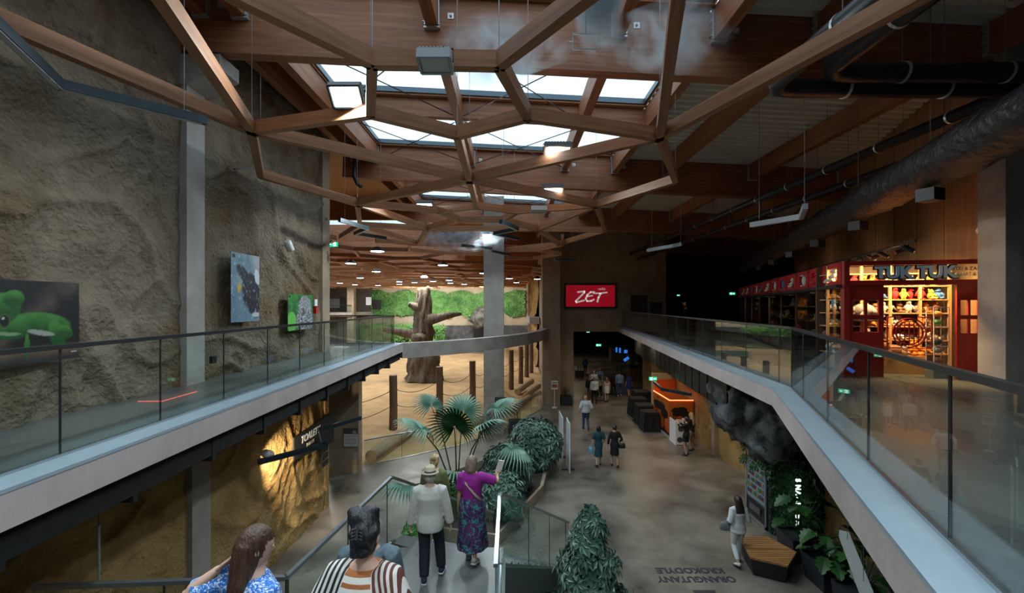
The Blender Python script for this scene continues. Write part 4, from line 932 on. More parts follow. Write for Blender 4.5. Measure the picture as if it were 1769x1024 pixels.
for (px, py, wd, h) in ((1105, 720, .75, 1.05), (1117, 734, .75, 1.05), (1126, 746, .65, 1.0), (1112, 709, .8, 1.15)):
    p = PZ(px, py, 0); b = MB()
    for j, z in enumerate((0, h * .5, h - .03, h)):
        s = (1.08, 1.0, .98, .9)[j]
        for k in range(24):
            a = 2 * PI * k / 24; rr = wd * .62 * (1 + (.07 * math.cos(k * PI / 1.5) if j < 2 else 0)) * s; cx = max(-1, min(1, 1.35 * math.cos(a))); cy = max(-1, min(1, 1.35 * math.sin(a))); b.v.append((p.x + cx * rr, p.y + .4 + cy * rr, z))
    b.f = [(j * 24 + k, j * 24 + (k + 1) % 24, (j + 1) * 24 + (k + 1) % 24, (j + 1) * 24 + k) for j in range(3) for k in range(24)] + [tuple(range(72, 96))]; b.mi = [0] * len(b.f)
    tag(b.build('draped_table', cl_, smooth=False), 'table draped to the floor in black cloth before the orange booth', 'table', 'black draped tables')
# counters and screens far back
for k, (px, py, wd, h, c) in enumerate(((1100, 658, 1.2, 1.2, (.16, .10, .05)), (1112, 650, 1.0, 1.3, (.22, .16, .09)), (1094, 640, .8, 1.6, (.15, .22, .05)), (1066, 625, 1.4, 1.6, (.16, .17, .18)))):
    p = PZ(px, py, 0); r = empty('service_counter', p, 0, ['brown wooden counter at the dark end of the passage', 'pale wooden counter beside the passage wall', 'olive green kiosk column in the passage', 'pale grey kiosk box far back in the passage'][k], 'counter')
    MB().box((0, .5, h / 2), (wd, 1.2, h)).build('body', mat('counter_%d' % k, c, rough=.6), r, local=True); MB().box((0, .5, h + .02), (wd + .1, 1.3, .05)).build('top', black, r, local=True)
blue = mat('blue_screen', (.02, .10, .4), emit=.7, ecol=(.03, .22, .9))
for k, (px, py, Y, w_, h_, rot) in enumerate(((1065, 604, 44, .16, .5, 0), (1071, 605, 44, .16, .5, 0), (1081, 607, 41, .3, .3, 0), (1082, 620, 33, .42, .2, .6))):
    p = P(px, py, Y); r = empty('info_screen', p, 0, ['slim blue screen, first of a pair in the passage', 'slim blue screen, second of a pair in the passage', 'square blue screen on the passage wall', 'tilted bright blue screen above the counters'][k], 'screen')
    T = Matrix.Rotation(-rot, 4, 'Y'); MB().box((0, 0, 0), (w_, .06, h_)).xf(T).build('display', blue, r, local=True); MB().box((0, .05, 0), (w_ + .06, .05, h_ + .06)).xf(T).build('casing', black, r, local=True)
for (x, y) in ((5, 36), (6.5, 45), (8, 52)): lamp('AREA', (x, y, 4.6), 22, (1, .8, .55), .6)
for (x, y) in ((7.6, 18), (7.9, 23.5), (8.3, 28)): lamp('AREA', (x - .4, y, 4.5), 45, (1, .74, .45), .5)
# ---- rock mass under the gallery
def rockmass(label, c, r, seed, sub=5, amp=.32, m=rock_d, f=1.0, name='boulder', zcap=None):
    bm = bmesh.new(); bmesh.ops.create_icosphere(bm, subdivisions=sub, radius=1)
    for v in bm.verts:
        q = v.co.normalized(); k = Vector((q.x * r[0], q.y * r[1], q.z * r[2])) * f
        d = 1 + amp * noise.fractal(k * .8 + Vector((seed, 0, 0)), 1, 2, 6)
        rg = noise.noise(k * .9 + Vector((0, seed, 0))); d += .16 * max(0, 1 - abs(rg) * 7) * -1 + .05 * noise.noise(k * 3.2)
        v.co = Vector((c[0] + q.x * r[0] * d, c[1] + q.y * r[1] * d, c[2] + q.z * r[2] * d))
        if zcap: v.co.z = min(v.co.z, zcap)
    me = bpy.data.meshes.new(name); bm.to_mesh(me); bm.free(); me.materials.append(m); me.polygons.foreach_set('use_smooth', [True] * len(me.polygons))
    return tag(link(name, me), label, 'rock')
rockmass('large dark artificial rock hanging under the right gallery', (7.35, 13.3, 3.55), (.95, 2.75, 1.35), 4, zcap=4.68)
# ---- vending machine with plant wall
vm = empty('vending_machine', (7.75, 13.2, 0), 0, 'black vending machine with a glowing front beside the plant wall', 'vending machine')
MB().box2((7.38, 12.65, .02), (8.2, 13.78, 1.80)).build('body', black, vm)
MB().box2((7.34, 12.70, .62), (7.38, 13.72, 1.72)).build('front_window', glass('vm_glass', (.8, .85, .85), gain=1.6), vm)
MB().box2((7.35, 12.66, .02), (7.38, 12.72, 1.8)).box2((7.35, 13.70, .02), (7.38, 13.78, 1.8)).box2((7.35, 12.66, 1.72), (7.38, 13.78, 1.8)).box2((7.35, 12.66, .02), (7.38, 13.78, .1)).build('silver_frame', railb, vm)
MB().box2((7.372, 12.74, .64), (7.378, 13.70, 1.70)).build('lit_back', mat('vm_inside', (.03, .035, .04), emit=.12, ecol=(.5, .7, .9)), vm)
MB().box2((7.33, 12.95, .30), (7.36, 13.5, .48)).build('delivery_hatch', mat('hatch', (.08, .08, .085), rough=.25), vm)
for j in range(5):
    MB().box2((7.33, 12.76, .78 + j * .19), (7.371, 13.68, .785 + j * .19)).build('shelf', railb, vm)
    for i in range(7):
        c = [(.5, .05, .05), (.55, .4, .05), (.6, .6, .6), (.05, .2, .5), (.1, .35, .1)][(i * 3 + j) % 5]
        MB().box((7.352, 12.84 + i * .125, .84 + j * .19), (.03, .07, .1)).build('snack_pack', mat('snack_%d' % ((i * 3 + j) % 5), tuple(q * .4 for q in c), emit=.04), vm)  # packs emit faintly themselves, in place of lighting inside the machine
leafg = mat('leaf_green', (.012, .055, .010), (.035, .12, .025), 3, rough=.45, rand=.25)
leafd = mat('leaf_dark', (.010, .035, .014), (.03, .075, .035), 3, rough=.4, rand=.2)
leafp = mat('leaf_schefflera', (.04, .095, .07), (.15, .25, .195), 2.2, rough=.4, rand=.2)
def foliage(name, parent, pts, m, size, per=6, rn=random.Random(2), drop=.3, wr=.42):
    """clusters of leaflets around given points: (position, outward normal)"""
    b = MB()
    for (p, nrm) in pts:
        p, nrm = Vector(p), Vector(nrm).normalized(); t = nrm.cross(Vector((rn.uniform(-1, 1), rn.uniform(-1, 1), rn.uniform(-1, 1)))).normalized(); s = nrm.cross(t)
        n0 = rn.random() * 6.28
        for k in range(per):
            a = n0 + 2 * PI * k / per + rn.uniform(-.2, .2); d = (t * math.cos(a) + s * math.sin(a) + nrm * rn.uniform(.0, .45) + Vector((0, 0, -drop * rn.random()))).normalized()
            L = size * rn.uniform(.7, 1.2); w = d.cross(nrm); w = (w.normalized() if w.length > .01 else t) * (L * wr * .5)
            q = p + d * (L * .15); mid = p + d * (L * .6) + nrm * (L * .08)
            b.add([q, mid + w, p + d * L - Vector((0, 0, L * .15)), mid - w], [(0, 1, 2, 3)])
    o = b.build(name, m, parent); o['kind'] = 'stuff'; return o
def shell(c, r, n, rn, zmin=-1):
    out = []
    while len(out) < n:
        d = Vector((rn.gauss(0, 1), rn.gauss(0, 1), rn.gauss(0, 1))).normalized()
        if d.z < zmin: continue
        k = rn.uniform(.72, 1.0); lump = 1 + .18 * noise.noise(d * 2.5 + Vector(c))
        out.append((Vector((c[0] + d.x * r[0] * k * lump, c[1] + d.y * r[1] * k * lump, c[2] + d.z * r[2] * k * lump)), d + Vector((0, 0, .35))))
    return out
gw = empty('plant_wall', (8.0, 12.5, 0), 0, 'green plant wall with an upright glowing SNACK BAR sign', 'plant wall')
MB().box2((7.4, 12.5, 0), (8.9, 12.64, 2.3)).build('backing', blackm, gw)
r5 = random.Random(8)
foliage('foliage', gw, [((r5.uniform(7.4, 8.8), 12.48, r5.uniform(.1, 2.3)), (r5.uniform(-.4, .4), -1, .2)) for _ in range(420)] + [((7.36, r5.uniform(12.3, 14.0), r5.uniform(1.6, 2.3)), (-1, 0, .3)) for _ in range(60)], leafg, .16)
for i, ch in enumerate('SNACK BAR'):
    if ch != ' ': text('glowing_letter', ch, .19, mat('letter_glow', (.8, 1, .9), emit=1.5, ecol=(.75, 1, .92)), frame((7.86, 12.12, 1.72 - i * .165), (0, 0, -1), (1, 0, 0)), gw, .015, bold=.004)
# ---- bench
bp = [PZ(x, y, .46) for x, y in ((1276, 928), (1324, 925), (1376, 953), (1361, 977), (1297, 962))]; bc = sum(bp, Vector()) / 5
be = empty('slatted_bench', (bc.x, bc.y, 0), 0, 'five-sided bench with timber slats on a black base beside the planters', 'bench')
b = MB(); top = [(p.x, p.y) for p in bp]; low = [(bc.x + (p.x - bc.x) * .86, bc.y + (p.y - bc.y) * .86) for p in bp]
b.add([(x, y, .01) for x, y in low] + [(x, y, .41) for x, y in top], [tuple(range(5)), tuple(range(5, 10))[::-1]] + [(i, 5 + i, 5 + (i + 1) % 5, (i + 1) % 5) for i in range(5)]); b.build('base', black, be)
def clip(poly, y0, y1):
    def half(P_, f):
        out = []
        for i in range(len(P_)):
            a, c = P_[i], P_[(i + 1) % len(P_)]; fa, fc = f(a), f(c)
            if fa >= 0: out.append(a)
            if fa * fc < 0: t = fa / (fa - fc); out.append((a[0] + (c[0] - a[0]) * t, a[1] + (c[1] - a[1]) * t))
        return out
    P_ = half(poly, lambda p: p[1] - y0); return half(P_, lambda p: y1 - p[1]) if P_ else []
slm = mat('bench_slat', (.34, .15, .05), (.46, .23, .09), 3, rough=.5, stretch=(.5, 6, 1), rand=.12)
y = min(p[1] for p in top); ym = max(p[1] for p in top)
while y < ym:
    pc = clip(top, y + .006, y + .088)
    if len(pc) > 2: MB().prism(pc, .415, .46).build('slat', slm, be)
    y += .094
# ---- planters with monstera
def leafmesh(L, W, lobes=0, droop=.25, n=9):
    """one broad leaf along +Y with a folded midrib and notched edge"""
    b = MB(); vs = []
    for i in range(n + 1):
        t = i / n; wd = W * math.sin(PI * min(1, t * .92 + .08)) ** .75 * (1 - .25 * t)
        if lobes and i % 2: wd *= .62
        z = -droop * L * t * t
        vs += [(-wd, L * t, z + wd * .22), (0, L * t, z), (wd, L * t, z + wd * .22)]
    b.add(vs, [f for i in range(n) for f in ((3 * i, 3 * i + 1, 3 * i + 4, 3 * i + 3), (3 * i + 1, 3 * i + 2, 3 * i + 5, 3 * i + 4))]); return b
lm_mon = leafmesh(.36, .17, 1); me_mon = None
def leafplant(parent, base, n, spread, h, m, rn, lob=True, sc=1.0):
    global me_mon
    for k in range(n):
        a = rn.random() * 6.28; rr = spread * math.sqrt(rn.random()); tip = Vector((base[0] + math.cos(a) * rr, base[1] + math.sin(a) * rr, base[2] + h * rn.uniform(.35, 1.0)))
        MB().tube([base, Vector(base).lerp(tip, .5) + Vector((0, 0, .08)), tip], [.010, .008, .006], 5).build('stalk', m, parent)
        if me_mon is None:
            o = lm_mon.build('leaf', m, parent, local=True); me_mon = o.data
        else: o = link('leaf', me_mon, parent)
        o.location = tip - parent.location; o.rotation_euler = Euler((rn.uniform(-.7, .2), rn.uniform(-.4, .4), a - PI / 2), 'XYZ'); s = sc * rn.uniform(.75, 1.25); o.scale = (s, s, s)
rp = random.Random(21)
pm = mat('planter_black', (.018, .022, .028), rough=.5)
for k, (x, y, w_, h_, n_) in enumerate(((7.42, 11.35, .75, .62, 20), (7.40, 10.25, .80, .60, 24), (7.3, 9.1, .8, .6, 22))):
    r = empty('planter', (x, y, 0), 0, ['black planter with broad-leaved plants beside the plant wall', 'black planter with notched-leaf plants beside the bench', 'black planter with trailing plants below the pale linear lamp'][k], 'planter')
    b = MB(); s = w_ / 2
    b.add([(-s * .82, -s * .82, 0), (s * .82, -s * .82, 0), (s * .82, s * .82, 0), (-s * .82, s * .82, 0), (-s, -s, h_), (s, -s, h_), (s, s, h_), (-s, s, h_), (-s * .9, -s * .9, h_), (s * .9, -s * .9, h_), (s * .9, s * .9, h_), (-s * .9, s * .9, h_), (-s * .9, -s * .9, h_ - .06), (s * .9, -s * .9, h_ - .06), (s * .9, s * .9, h_ - .06), (-s * .9, s * .9, h_ - .06)],
          [(3, 2, 1, 0)] + [(i, (i + 1) % 4, 4 + (i + 1) % 4, 4 + i) for i in range(4)] + [(4 + i, 4 + (i + 1) % 4, 8 + (i + 1) % 4, 8 + i) for i in range(4)] + [(8 + i, 8 + (i + 1) % 4, 12 + (i + 1) % 4, 12 + i) for i in range(4)] + [(12, 13, 14, 15)])
    b.build('pot', pm, r, local=True)
    leafplant(r, Vector((x, y, h_ - .05)), n_, .55, 1.0 if k != 1 else .75, leafd if k else leafg, rp, sc=1.1)
for k, (px, py, Y) in enumerate(((886, 735, 0), (979, 701, 0), (1002, 652, 0))):
    p = PZ(px, py, 0) if k else Vector((.24, 22.3, 0)); r = empty('planter', p, 0, ['black box planter with upright snake plants by the no-photo sign', 'dark planter with upright plants beside the bridge column', 'dark planter in the passage by the concrete pillar', 'slim dark planter behind the info sign'][k], 'planter')
    MB().box((0, .3, .3), (.72, .6, .6)).build('pot', pm, r, local=True)
    for q in range(22):
        x, y = rp.uniform(-.3, .3), rp.uniform(.1, .5); h = rp.uniform(.4, .75); MB().tube([(x, y, .55), (x + rp.uniform(-.1, .1), y, .6 + h * .6), (x + rp.uniform(-.16, .16), y, .6 + h)], [(.03, .008), (.035, .008), (.003, .002)], 6).build('leaf', leafd, r, local=True)
# mural and niche on the lower right wall
def mural(u, v):
    n = fbm(u, v, 6, 5); r = np.zeros(u.shape + (3,)) + np.array((.05, .03, .035)); r = put(r, np.clip(n * 2, 0, 1), (.16, .06, .05)); return put(r, ell(u, v, .35, .5, .2, .3), (.12, .04, .03))
tag(picture('wall_mural', frame((8.84, 10.6, .9), (0, -1, 0), (0, 0, 1)), 3.0, 1.6, mural, 60, printm), 'dark reddish print on the wall behind the planters', 'print')
r = empty('wall_camera', P(1412, 840, 11.8), 0, 'small dark camera on a bracket under the rock', 'camera'); MB().tube([(0, 0, 0), (.0, -.16, -.1)], .06, 10).box((0, .05, .1), (.1, .1, .16)).build('body', black, r, local=True)
# ================================================================ EXHIBIT
bark = mat('bark', (.072, .056, .04), (.215, .175, .13), 2.5, rough=.9, bump=1.0, bscale=8, stretch=(1, 1, .35), bdist=.1)
tb = P(731, 655, 38.3); tr_ = empty('artificial_tree', (tb.x, tb.y, 0), 0, 'huge artificial tree trunk with stub branches standing in the sand', 'tree')
def trunk(path, rad, n, seed, amp=.24, flute=7):
    b = MB(); m = len(path)
    for i in range(m):
        for k in range(n):
            a = 2 * PI * k / n; p = Vector(path[i]); t = (Vector(path[min(i + 1, m - 1)]) - Vector(path[max(i - 1, 0)])).normalized(); s = t.cross(Vector((0, 1, .01))).normalized(); u = s.cross(t)
            rr = rad[i] * (1 + amp * noise.fractal(Vector((math.cos(a) * 2.2, math.sin(a) * 2.2, i * .2 + seed)), .8, 2.1, 5) + .07 * math.cos(flute * a + i * .3) * (1 if rad[i] > .6 else .4))
            b.v.append(tuple(p + s * math.cos(a) * rr + u * math.sin(a) * rr))
    b.f = [(i * n + k, i * n + (k + 1) % n, (i + 1) * n + (k + 1) % n, (i + 1) * n + k) for i in range(m - 1) for k in range(n)] + [tuple(range((m - 1) * n, m * n))]; b.mi = [0] * len(b.f); return b
zz_ = [i * .25 for i in range(33)]
trunk([(.05 * math.sin(z), .0, z) for z in zz_], [1.55 if z < .3 else 1.42 - .14 * z + .10 * math.sin(z * 1.3) if z < 4 else max(.45, 1.05 - .11 * (z - 3)) for z in zz_], 72, 1).build('trunk', bark, tr_, local=True, smooth=True)
for path, rad in (([(.3, -.2, 5.2), (1.2, -.4, 5.35), (2.2, -.5, 5.6), (3.4, -.5, 5.75)], [.55, .42, .3, .12]), ([(-.3, -.3, 4.0), (-1.4, -.6, 4.1), (-2.4, -.8, 4.35), (-3.2, -.9, 4.4)], [.5, .38, .3, .2]), ([(0, -.6, 3.6), (-.2, -1.5, 3.7), (-.3, -2.1, 3.8)], [.6, .45, .36]), ([(-.4, -.3, 6.3), (-1.1, -.6, 6.6)], [.4, .22])):
    trunk(path, rad, 16, 3, .2).build('branch', bark, tr_, local=True, smooth=True)
# posts with ropes
postm = mat('post_wood', (.11, .06, .035), (.20, .12, .07), 3, rough=.85, stretch=(3, 3, .5), bump=.6, bscale=10); cutm = mat('cut_wood', (.42, .27, .14), (.5, .34, .19), 6)
pp = [(-6.06, 22.7), (-4.17, 25.8), (-2.47, 28.5), (-1.5, 30.9), (-.75, 33.2), (.05, 35.5), (.9, 38.5), (1.5, 41.2), (2.05, 43.6)]
for i, (x, y) in enumerate(pp):
    r = empty('rope_post', (x, y, 0), 0, 'round log post carrying ropes at the edge of the sand enclosure', 'post', 'log posts round the enclosure'); z0 = -.4
    MB().tube([(0, 0, z0), (.02, 0, 1.2), (0, 0, 2.88)], [.22, .2, .2], 14, caps=False).build('log', postm, r, local=True, smooth=True); MB().tube([(0, 0, 2.87), (0, 0, 2.90)], .2, 14).build('cut_top', cutm, r, local=True)
prev = (-9.0, 19.5)
rope = mat('rope', (.06, .05, .04), rough=.8)
for i, (x, y) in enumerate(pp):
    for z in (2.15, 1.35):
        a, c = Vector((*prev, z + .05)), Vector((x, y, z)); pts = [a.lerp(c, t / 10) - Vector((0, 0, .42 * (1 - (2 * t / 10 - 1) ** 2))) for t in range(11)]
        if i and z > 1: pts[0] = a + (c - a).normalized() * .2; pts[-1] = c - (c - a).normalized() * .2
        tag(MB().tube(pts, .016, 5).build('rope', rope), 'dark rope sagging between the log posts', 'rope', 'ropes between the log posts')
    prev = (x, y)
for k, (a, c, rr) in enumerate((((-5.75, 18.1, .28), (-4.9, 22.1, .32), .25), ((-2.6, 22.6, .1), (-1.2, 24.6, .2), .17), ((-2.0, 24.4, .1), (-.2, 26.6, .16), .18), ((-.1, 26.5, .05), (1.3, 30.5, .1), .2), ((.5, 33, .0), (1.8, 37, .1), .22), ((1.0, 31.5, -.05), (2.3, 35.5, .0), .2))):
    r = empty('fallen_log', a, 0, ['thick pale log lying along the glass barrier', 'short log lying behind the palm leaves', 'log leaning on others beside the concrete column', 'log lying along the barrier near the bridge column', 'weathered log lying between far log posts', 'weathered log beside the shaded bank'][k], 'log')
    MB().tube([a, tuple((Vector(a) + Vector(c)) / 2 + Vector((0, 0, .04))), c], [rr, rr * 1.03, rr * .95], 14, caps=False).build('bark', mat('log_pale', (.33, .23, .13), (.44, .32, .19), 3, rough=.9, stretch=(3, 3, 3), bump=.5, bscale=8), r, smooth=True)
    d = (Vector(c) - Vector(a)).normalized() * .01; MB().tube([Vector(a) - d, Vector(a)], rr, 14).tube([Vector(c), Vector(c) + d], rr * .95, 14).build('cut_end', cutm, r)
# pool and far wall dressing
tag(MB().prism([(-8, 58), (-2, 60), (-1.5, 66), (-10, 66)], -.02, .16).build('pool_rim', conc), 'pale stone rim of the green pool in the enclosure', 'pool rim')
tag(MB().prism([(-7.7, 58.4), (-2.3, 60.3), (-1.9, 65.7), (-9.6, 65.7)], .1, .18).build('pool_water', mat('pool_water', (.03, .10, .06), rough=.08)), 'dark green water of the enclosure pool', 'water')
rg = random.Random(12)
gm = mat('hanging_green', (.05, .19, .04), (.20, .42, .12), .5, rough=.6)
gwall = empty('green_wall', (-14, 76.3, 4.6), 0, 'hanging green planting on the far enclosure wall', 'green wall')
pts = []
for _ in range(5200):
    x = rg.uniform(-24, -3.4) if rg.random() < .8 else rg.uniform(-1.0, 2.3); top = 8.7 + .3 * math.sin(x * 1.3); bot = 4.9 + 1.2 * noise.noise(Vector((x * .5, 0, 2))); pts.append(((x, 76.3 - rg.random() * .4, rg.uniform(bot, top)), (rg.uniform(-.3, .3), -1, .1)))
foliage('foliage', gwall, pts, gm, .40, 4, rg, .9, .5)
lw_ = empty('shrub_bank', (-19, 72, 0), 0, 'bank of leafy green shrubs at the foot of the far wall', 'shrubs'); pts = []
for _ in range(1100): x = rg.uniform(-26, -14) if rg.random() < .75 else rg.uniform(-14, -11); pts.append(((x, 71 + rg.random() * 3, rg.uniform(0, 3.2 + noise.noise(Vector((x, 3, 0))))), (rg.uniform(-.5, .5), -1, .4)))
foliage('foliage', lw_, pts, gm, .5, 5, rg, .4, .5)
rockmass('dark grey artificial boulder bulging from the far enclosure wall', (-4.4, 74.5, 4.4), (2.3, 1.8, 1.7), 9, 4, .35, mat('grey_boulder', (.05, .052, .05), (.22, .22, .20), 1.0, rough=.8, bump=.8, bscale=3, bdist=.1))
struct(MB().box2((-14, 75.9, -.2), (3, 76.5, 3.0)).build('wall_gate_zone', mat('slate_stone', (.05, .055, .06), (.12, .125, .13), 1.2, rough=.8, bump=.8, bscale=3)))
tag(MB().box2((-6.4, 75.6, 0), (-2.6, 75.88, 2.4)).build('animal_gate', black), 'dark animal gate in the slate base of the far wall', 'gate')
# far balcony on the left
struct(MB().box2((-36, 66, UP - .2), (-23.8, 76.5, UP + .4)).build('floor_far_balcony', conc)); struct(MB().box2((-24.6, 66.2, -.2), (-23.6, 67.2, 12)).box2((-31, 67, -.2), (-30, 68, 5)).build('column_far_balcony', conc_warm))
balustrade('glass balustrade of the far balcony across the enclosure', [(-36, 66.1), (-23.9, 66.1)], UP + .4, 2.0, h=1.1)
struct(MB().box2((-34, 76.0, UP + .4), (-24, 76.6, 12)).build('wall_far_balcony', mat('dark_brown_wall', (.10, .08, .06), (.14, .115, .09), 1)))
for (px, w_, h_, y_, c, lb) in ((577, 2.0, 1.6, 524, (.3, .32, .32), 'pale picture on the far balcony wall'), (651, 1.5, 1.6, 526, (.03, .03, .035), 'dark machine standing on the far balcony'), (592, 1.0, 2.4, 525, (.06, .05, .04), 'brown door on the far balcony wall'), (637, .8, 1.2, 520, (.45, .5, .52), 'small white panel on the far balcony pillar')):
    p = P(px, y_, 75.8 if px != 637 else 66.1); tag(MB().box(tuple(p), (w_, .12, h_)).build('wall_panel', mat('wp%d' % px, c)), lb, 'panel')
# ================================================================ PLANT BED BY THE STAIRS
bed = [(-.35, 11.75), (1.12, 15.0), (1.75, 18.6), (.6, 19.3), (-2.9, 15.6), (-2.7, 12.3)]
pb = empty('plant_bed', (-.6, 14, 0), 0, 'low concrete-edged plant bed at the foot of the stairs', 'plant bed')
MB().prism(bed, .0, .36).build('kerb', conc_warm, pb); MB().prism([(p[0] * .93 - .04, p[1] * .97 + .44) for p in bed], .3, .38).build('soil', mat('soil', (.03, .022, .015), rough=.95), pb)
def fan(R, n=30, droop=.45, cup=.25, split=.45):
    """palmate fan leaf: folded ribs fused near the hub, free drooping tips"""
    b = MB()
    for k in range(n):
        a0 = -2.55 + 5.1 * k / n; a1 = -2.55 + 5.1 * (k + 1) / n; am = (a0 + a1) / 2; L = R * (.82 + .18 * math.cos(am * .8)); idx = len(b.v); seg = []
        for i, t in enumerate((.04, .3, split, .72, 1.0)):
            sp = 1.0 if t <= split else max(.06, 1 - (t - split) / (1 - split) * .95)
            z = cup * R * t * (1 - t) * 1.2 - droop * R * max(0, t - .25) ** 2; rr = L * t * (1 - .12 * t * t)
            for a, zz in ((am + (a0 - am) * sp, -.022 * R * sp), (am, .03 * R * sp), (am + (a1 - am) * sp, -.022 * R * sp)):
                seg.append((math.sin(a) * rr, math.cos(a) * rr, z + zz * min(1, t * 3)))
        b.add(seg, [f for i in range(4) for f in ((3 * i, 3 * i + 1, 3 * i + 4, 3 * i + 3), (3 * i + 1, 3 * i + 2, 3 * i + 5, 3 * i + 4))])
    return b
palmb = mat('palm_leaf', (.10, .20, .15), (.21, .34, .27), 2, rough=.5, rand=.12); palmd = mat('palm_leaf_dark', (.012, .075, .016), (.03, .12, .03), 2, rough=.45)
pc_ = Vector((-1.7, 14.0, .36)); pa = empty('fan_palm', pc_, 0, 'fan palm with broad pleated leaves rising behind the stairs', 'palm')
for (px, py, Y, R, yaw, pit, roll, m) in ((785, 738, 13.0, 1.05, 2.9, 1.25, .1, palmd), (728, 742, 13.4, 1.05, 1.35, .55, .3, palmb), (800, 712, 14.6, 1.05, .2, .9, 0, palmb), (858, 705, 14.4, 1.0, -.9, .5, -.2, palmb), (836, 740, 13.6, .95, -1.9, .6, -.4, palmb), (885, 776, 13.4, 1.0, -1.5, -.35, 0, palmb), (697, 842, 12.6, .95, 1.9, .3, .3, palmb), (784, 822, 12.4, .9, 3.0, .6, 0, palmb), (745, 700, 14.8, .85, .6, .7, .2, palmb)):
    h = P(px, py, Y); mid = pc_.lerp(h, .55) + Vector((0, 0, .35)); MB().tube([pc_, mid, h], [.03, .02, .014], 6).build('leaf_stalk', leafd, pa)
    o = fan(R * .95, droop=.5 if py < 770 else .8).build('leaf', m, pa, local=True); o.location = h - pc_; o.rotation_euler = Euler((pit, roll, yaw), 'XYZ')
rb = random.Random(17)
def bush(label, c, r, n, size, m, name='shrub', zmin=-.75, stem=True):
    e = empty(name, (c[0], c[1], .36), 0, label, 'shrub')
    if stem:
        for k in range(5): a = rb.random() * 6.28; MB().tube([(c[0], c[1], .36), (c[0] + math.cos(a) * r[0] * .5, c[1] + math.sin(a) * r[1] * .5, c[2])], [.025, .012], 5).build('branch', bark, e)
    foliage('foliage', e, shell(c, r, n, rb, zmin) + shell(c, [q * .6 for q in r], n // 4, rb), m, size, 7, rb, .5, .36); return e
bush('big umbrella-leaved shrub at the far end of the plant bed', (.95, 17.2, 1.15), (1.0, 1.3, .95), 620, .26, leafp)
bush('umbrella-leaved shrub in the middle of the plant bed', (-.05, 14.6, 1.15), (.8, 1.0, .75), 430, .25, leafp)
bush('dense dark shrub at the kerb of the plant bed', (-.25, 13.0, .95), (.65, .8, .7), 340, .24, leafp)
bush('low leafy plant under the fan palm', (-1.5, 13.2, .7), (.9, .8, .45), 300, .2, leafg, 'ground_plant', stem=False)
bush('bright green ground cover at the stair side of the bed', (-2.3, 11.7, .55), (.5, .8, .4), 240, .16, mat('leaf_bright', (.04, .16, .02), (.09, .26, .04), 3, rough=.45), 'ground_plant', stem=False)
e = empty('conical_shrub', (1.62, 9.0, 0), 0, 'tall conical umbrella-leaved shrub beside the stair foot', 'shrub'); pts = []
for _ in range(520):
    t = rb.random() ** 1.3; a = rb.random() * 6.28; rr = (.60 * (1 - t) ** .8 + .06) * rb.uniform(.55, 1.15) * (1 + .35 * math.sin(t * 17 + a * 2)); pts.append(((1.62 + math.cos(a) * rr, 9.0 + math.sin(a) * rr, .35 + t * 1.95), (math.cos(a), math.sin(a), .5)))
foliage('foliage', e, pts, leafp, .21, 7, rb, .4, .38); MB().tube([(1.62, 9, 0), (1.62, 9, 2.1)], [.04, .015], 6).build('stem', bark, e); MB().tube([(1.62, 9, 0), (1.62, 9, .45)], [.28, .36], 20).build('pot', pm, e)
# ================================================================ PEOPLE
def remesh(mb, voxel, smooth=3, mi_keep=False):
    me = bpy.data.meshes.new('tmp'); me.from_pydata(mb.v, [], mb.f); o = bpy.data.objects.new('tmp', me); C.objects.link(o)
    m = o.modifiers.new('r', 'REMESH'); m.mode = 'VOXEL'; m.voxel_size = voxel; m.use_smooth_shade = True
    if smooth: s = o.modifiers.new('s', 'SMOOTH'); s.iterations = smooth; s.factor = .5
    dg = bpy.context.evaluated_depsgraph_get(); dg.update(); out = bpy.data.meshes.new_from_object(o.evaluated_get(dg)); bpy.data.objects.remove(o); bpy.data.meshes.remove(me)
    return out
def ik(a, c, l1, l2, hint):
    a, c = Vector(a), Vector(c); d = c - a; L = min(d.length, (l1 + l2) * .999); t = d.normalized(); c = a + t * L
    x = (l1 * l1 - l2 * l2 + L * L) / (2 * L); h = math.sqrt(max(0, l1 * l1 - x * x)); hv = Vector(hint); hv = hv - t * hv.dot(t); hv.normalize()
    return a + t * x + hv * h, c
HANDS = {}
def handmesh(grip, fine):
    """right hand: wrist at origin, fingers along -Z, palm facing -X, thumb towards +Y"""
    k = (grip, fine)
    if k in HANDS: return HANDS[k]
    b = MB(); b.tube([(0, 0, .02), (0, 0, -.03), (0, .002, -.085)], [(.016, .026), (.015, .040), (.013, .042)], 10, side=(1, 0, 0))
    for i, (y, L) in enumerate(((.030, .072), (.010, .080), (-.011, .075), (-.031, .060))):
        c = (.35, .6, .9) if not grip else (1.0, 1.4, 1.0); p = Vector((0, y, -.082)); a = .12; pts = [p]
        for j, f in enumerate((.45, .32, .23)):
            a += c[j] * (.55 if not grip else 1); p = p + Vector((-math.sin(a), y * .12, -math.cos(a))) * (L * f); pts.append(p)
        b.tube(pts, [.0098, .0092, .0085, .0068], 8)
    b.tube([(-.002, .030, -.015), (-.012, .052, -.045), (-.024, .056, -.072), (-.034, .050, -.092)], [.015, .0125, .0105, .008], 8)
    me = remesh(b, .0045 if fine else .009, 1); HANDS[k] = me; return me
SKINS = {'fair': mat('skin_fair', (.52, .30, .22), (.58, .36, .27), 8, rough=.5), 'tan': mat('skin_tan', (.42, .22, .14), (.48, .27, .18), 8, rough=.5)}
HAIRC = {'black': (.008, .008, .010), 'brown': (.045, .020, .010), 'dark': (.02, .011, .008), 'blonde': (.36, .25, .13), 'grey': (.30, .28, .25), 'ash': (.16, .11, .075), 'red': (.16, .05, .02), 'ginger': (.22, .10, .05)}
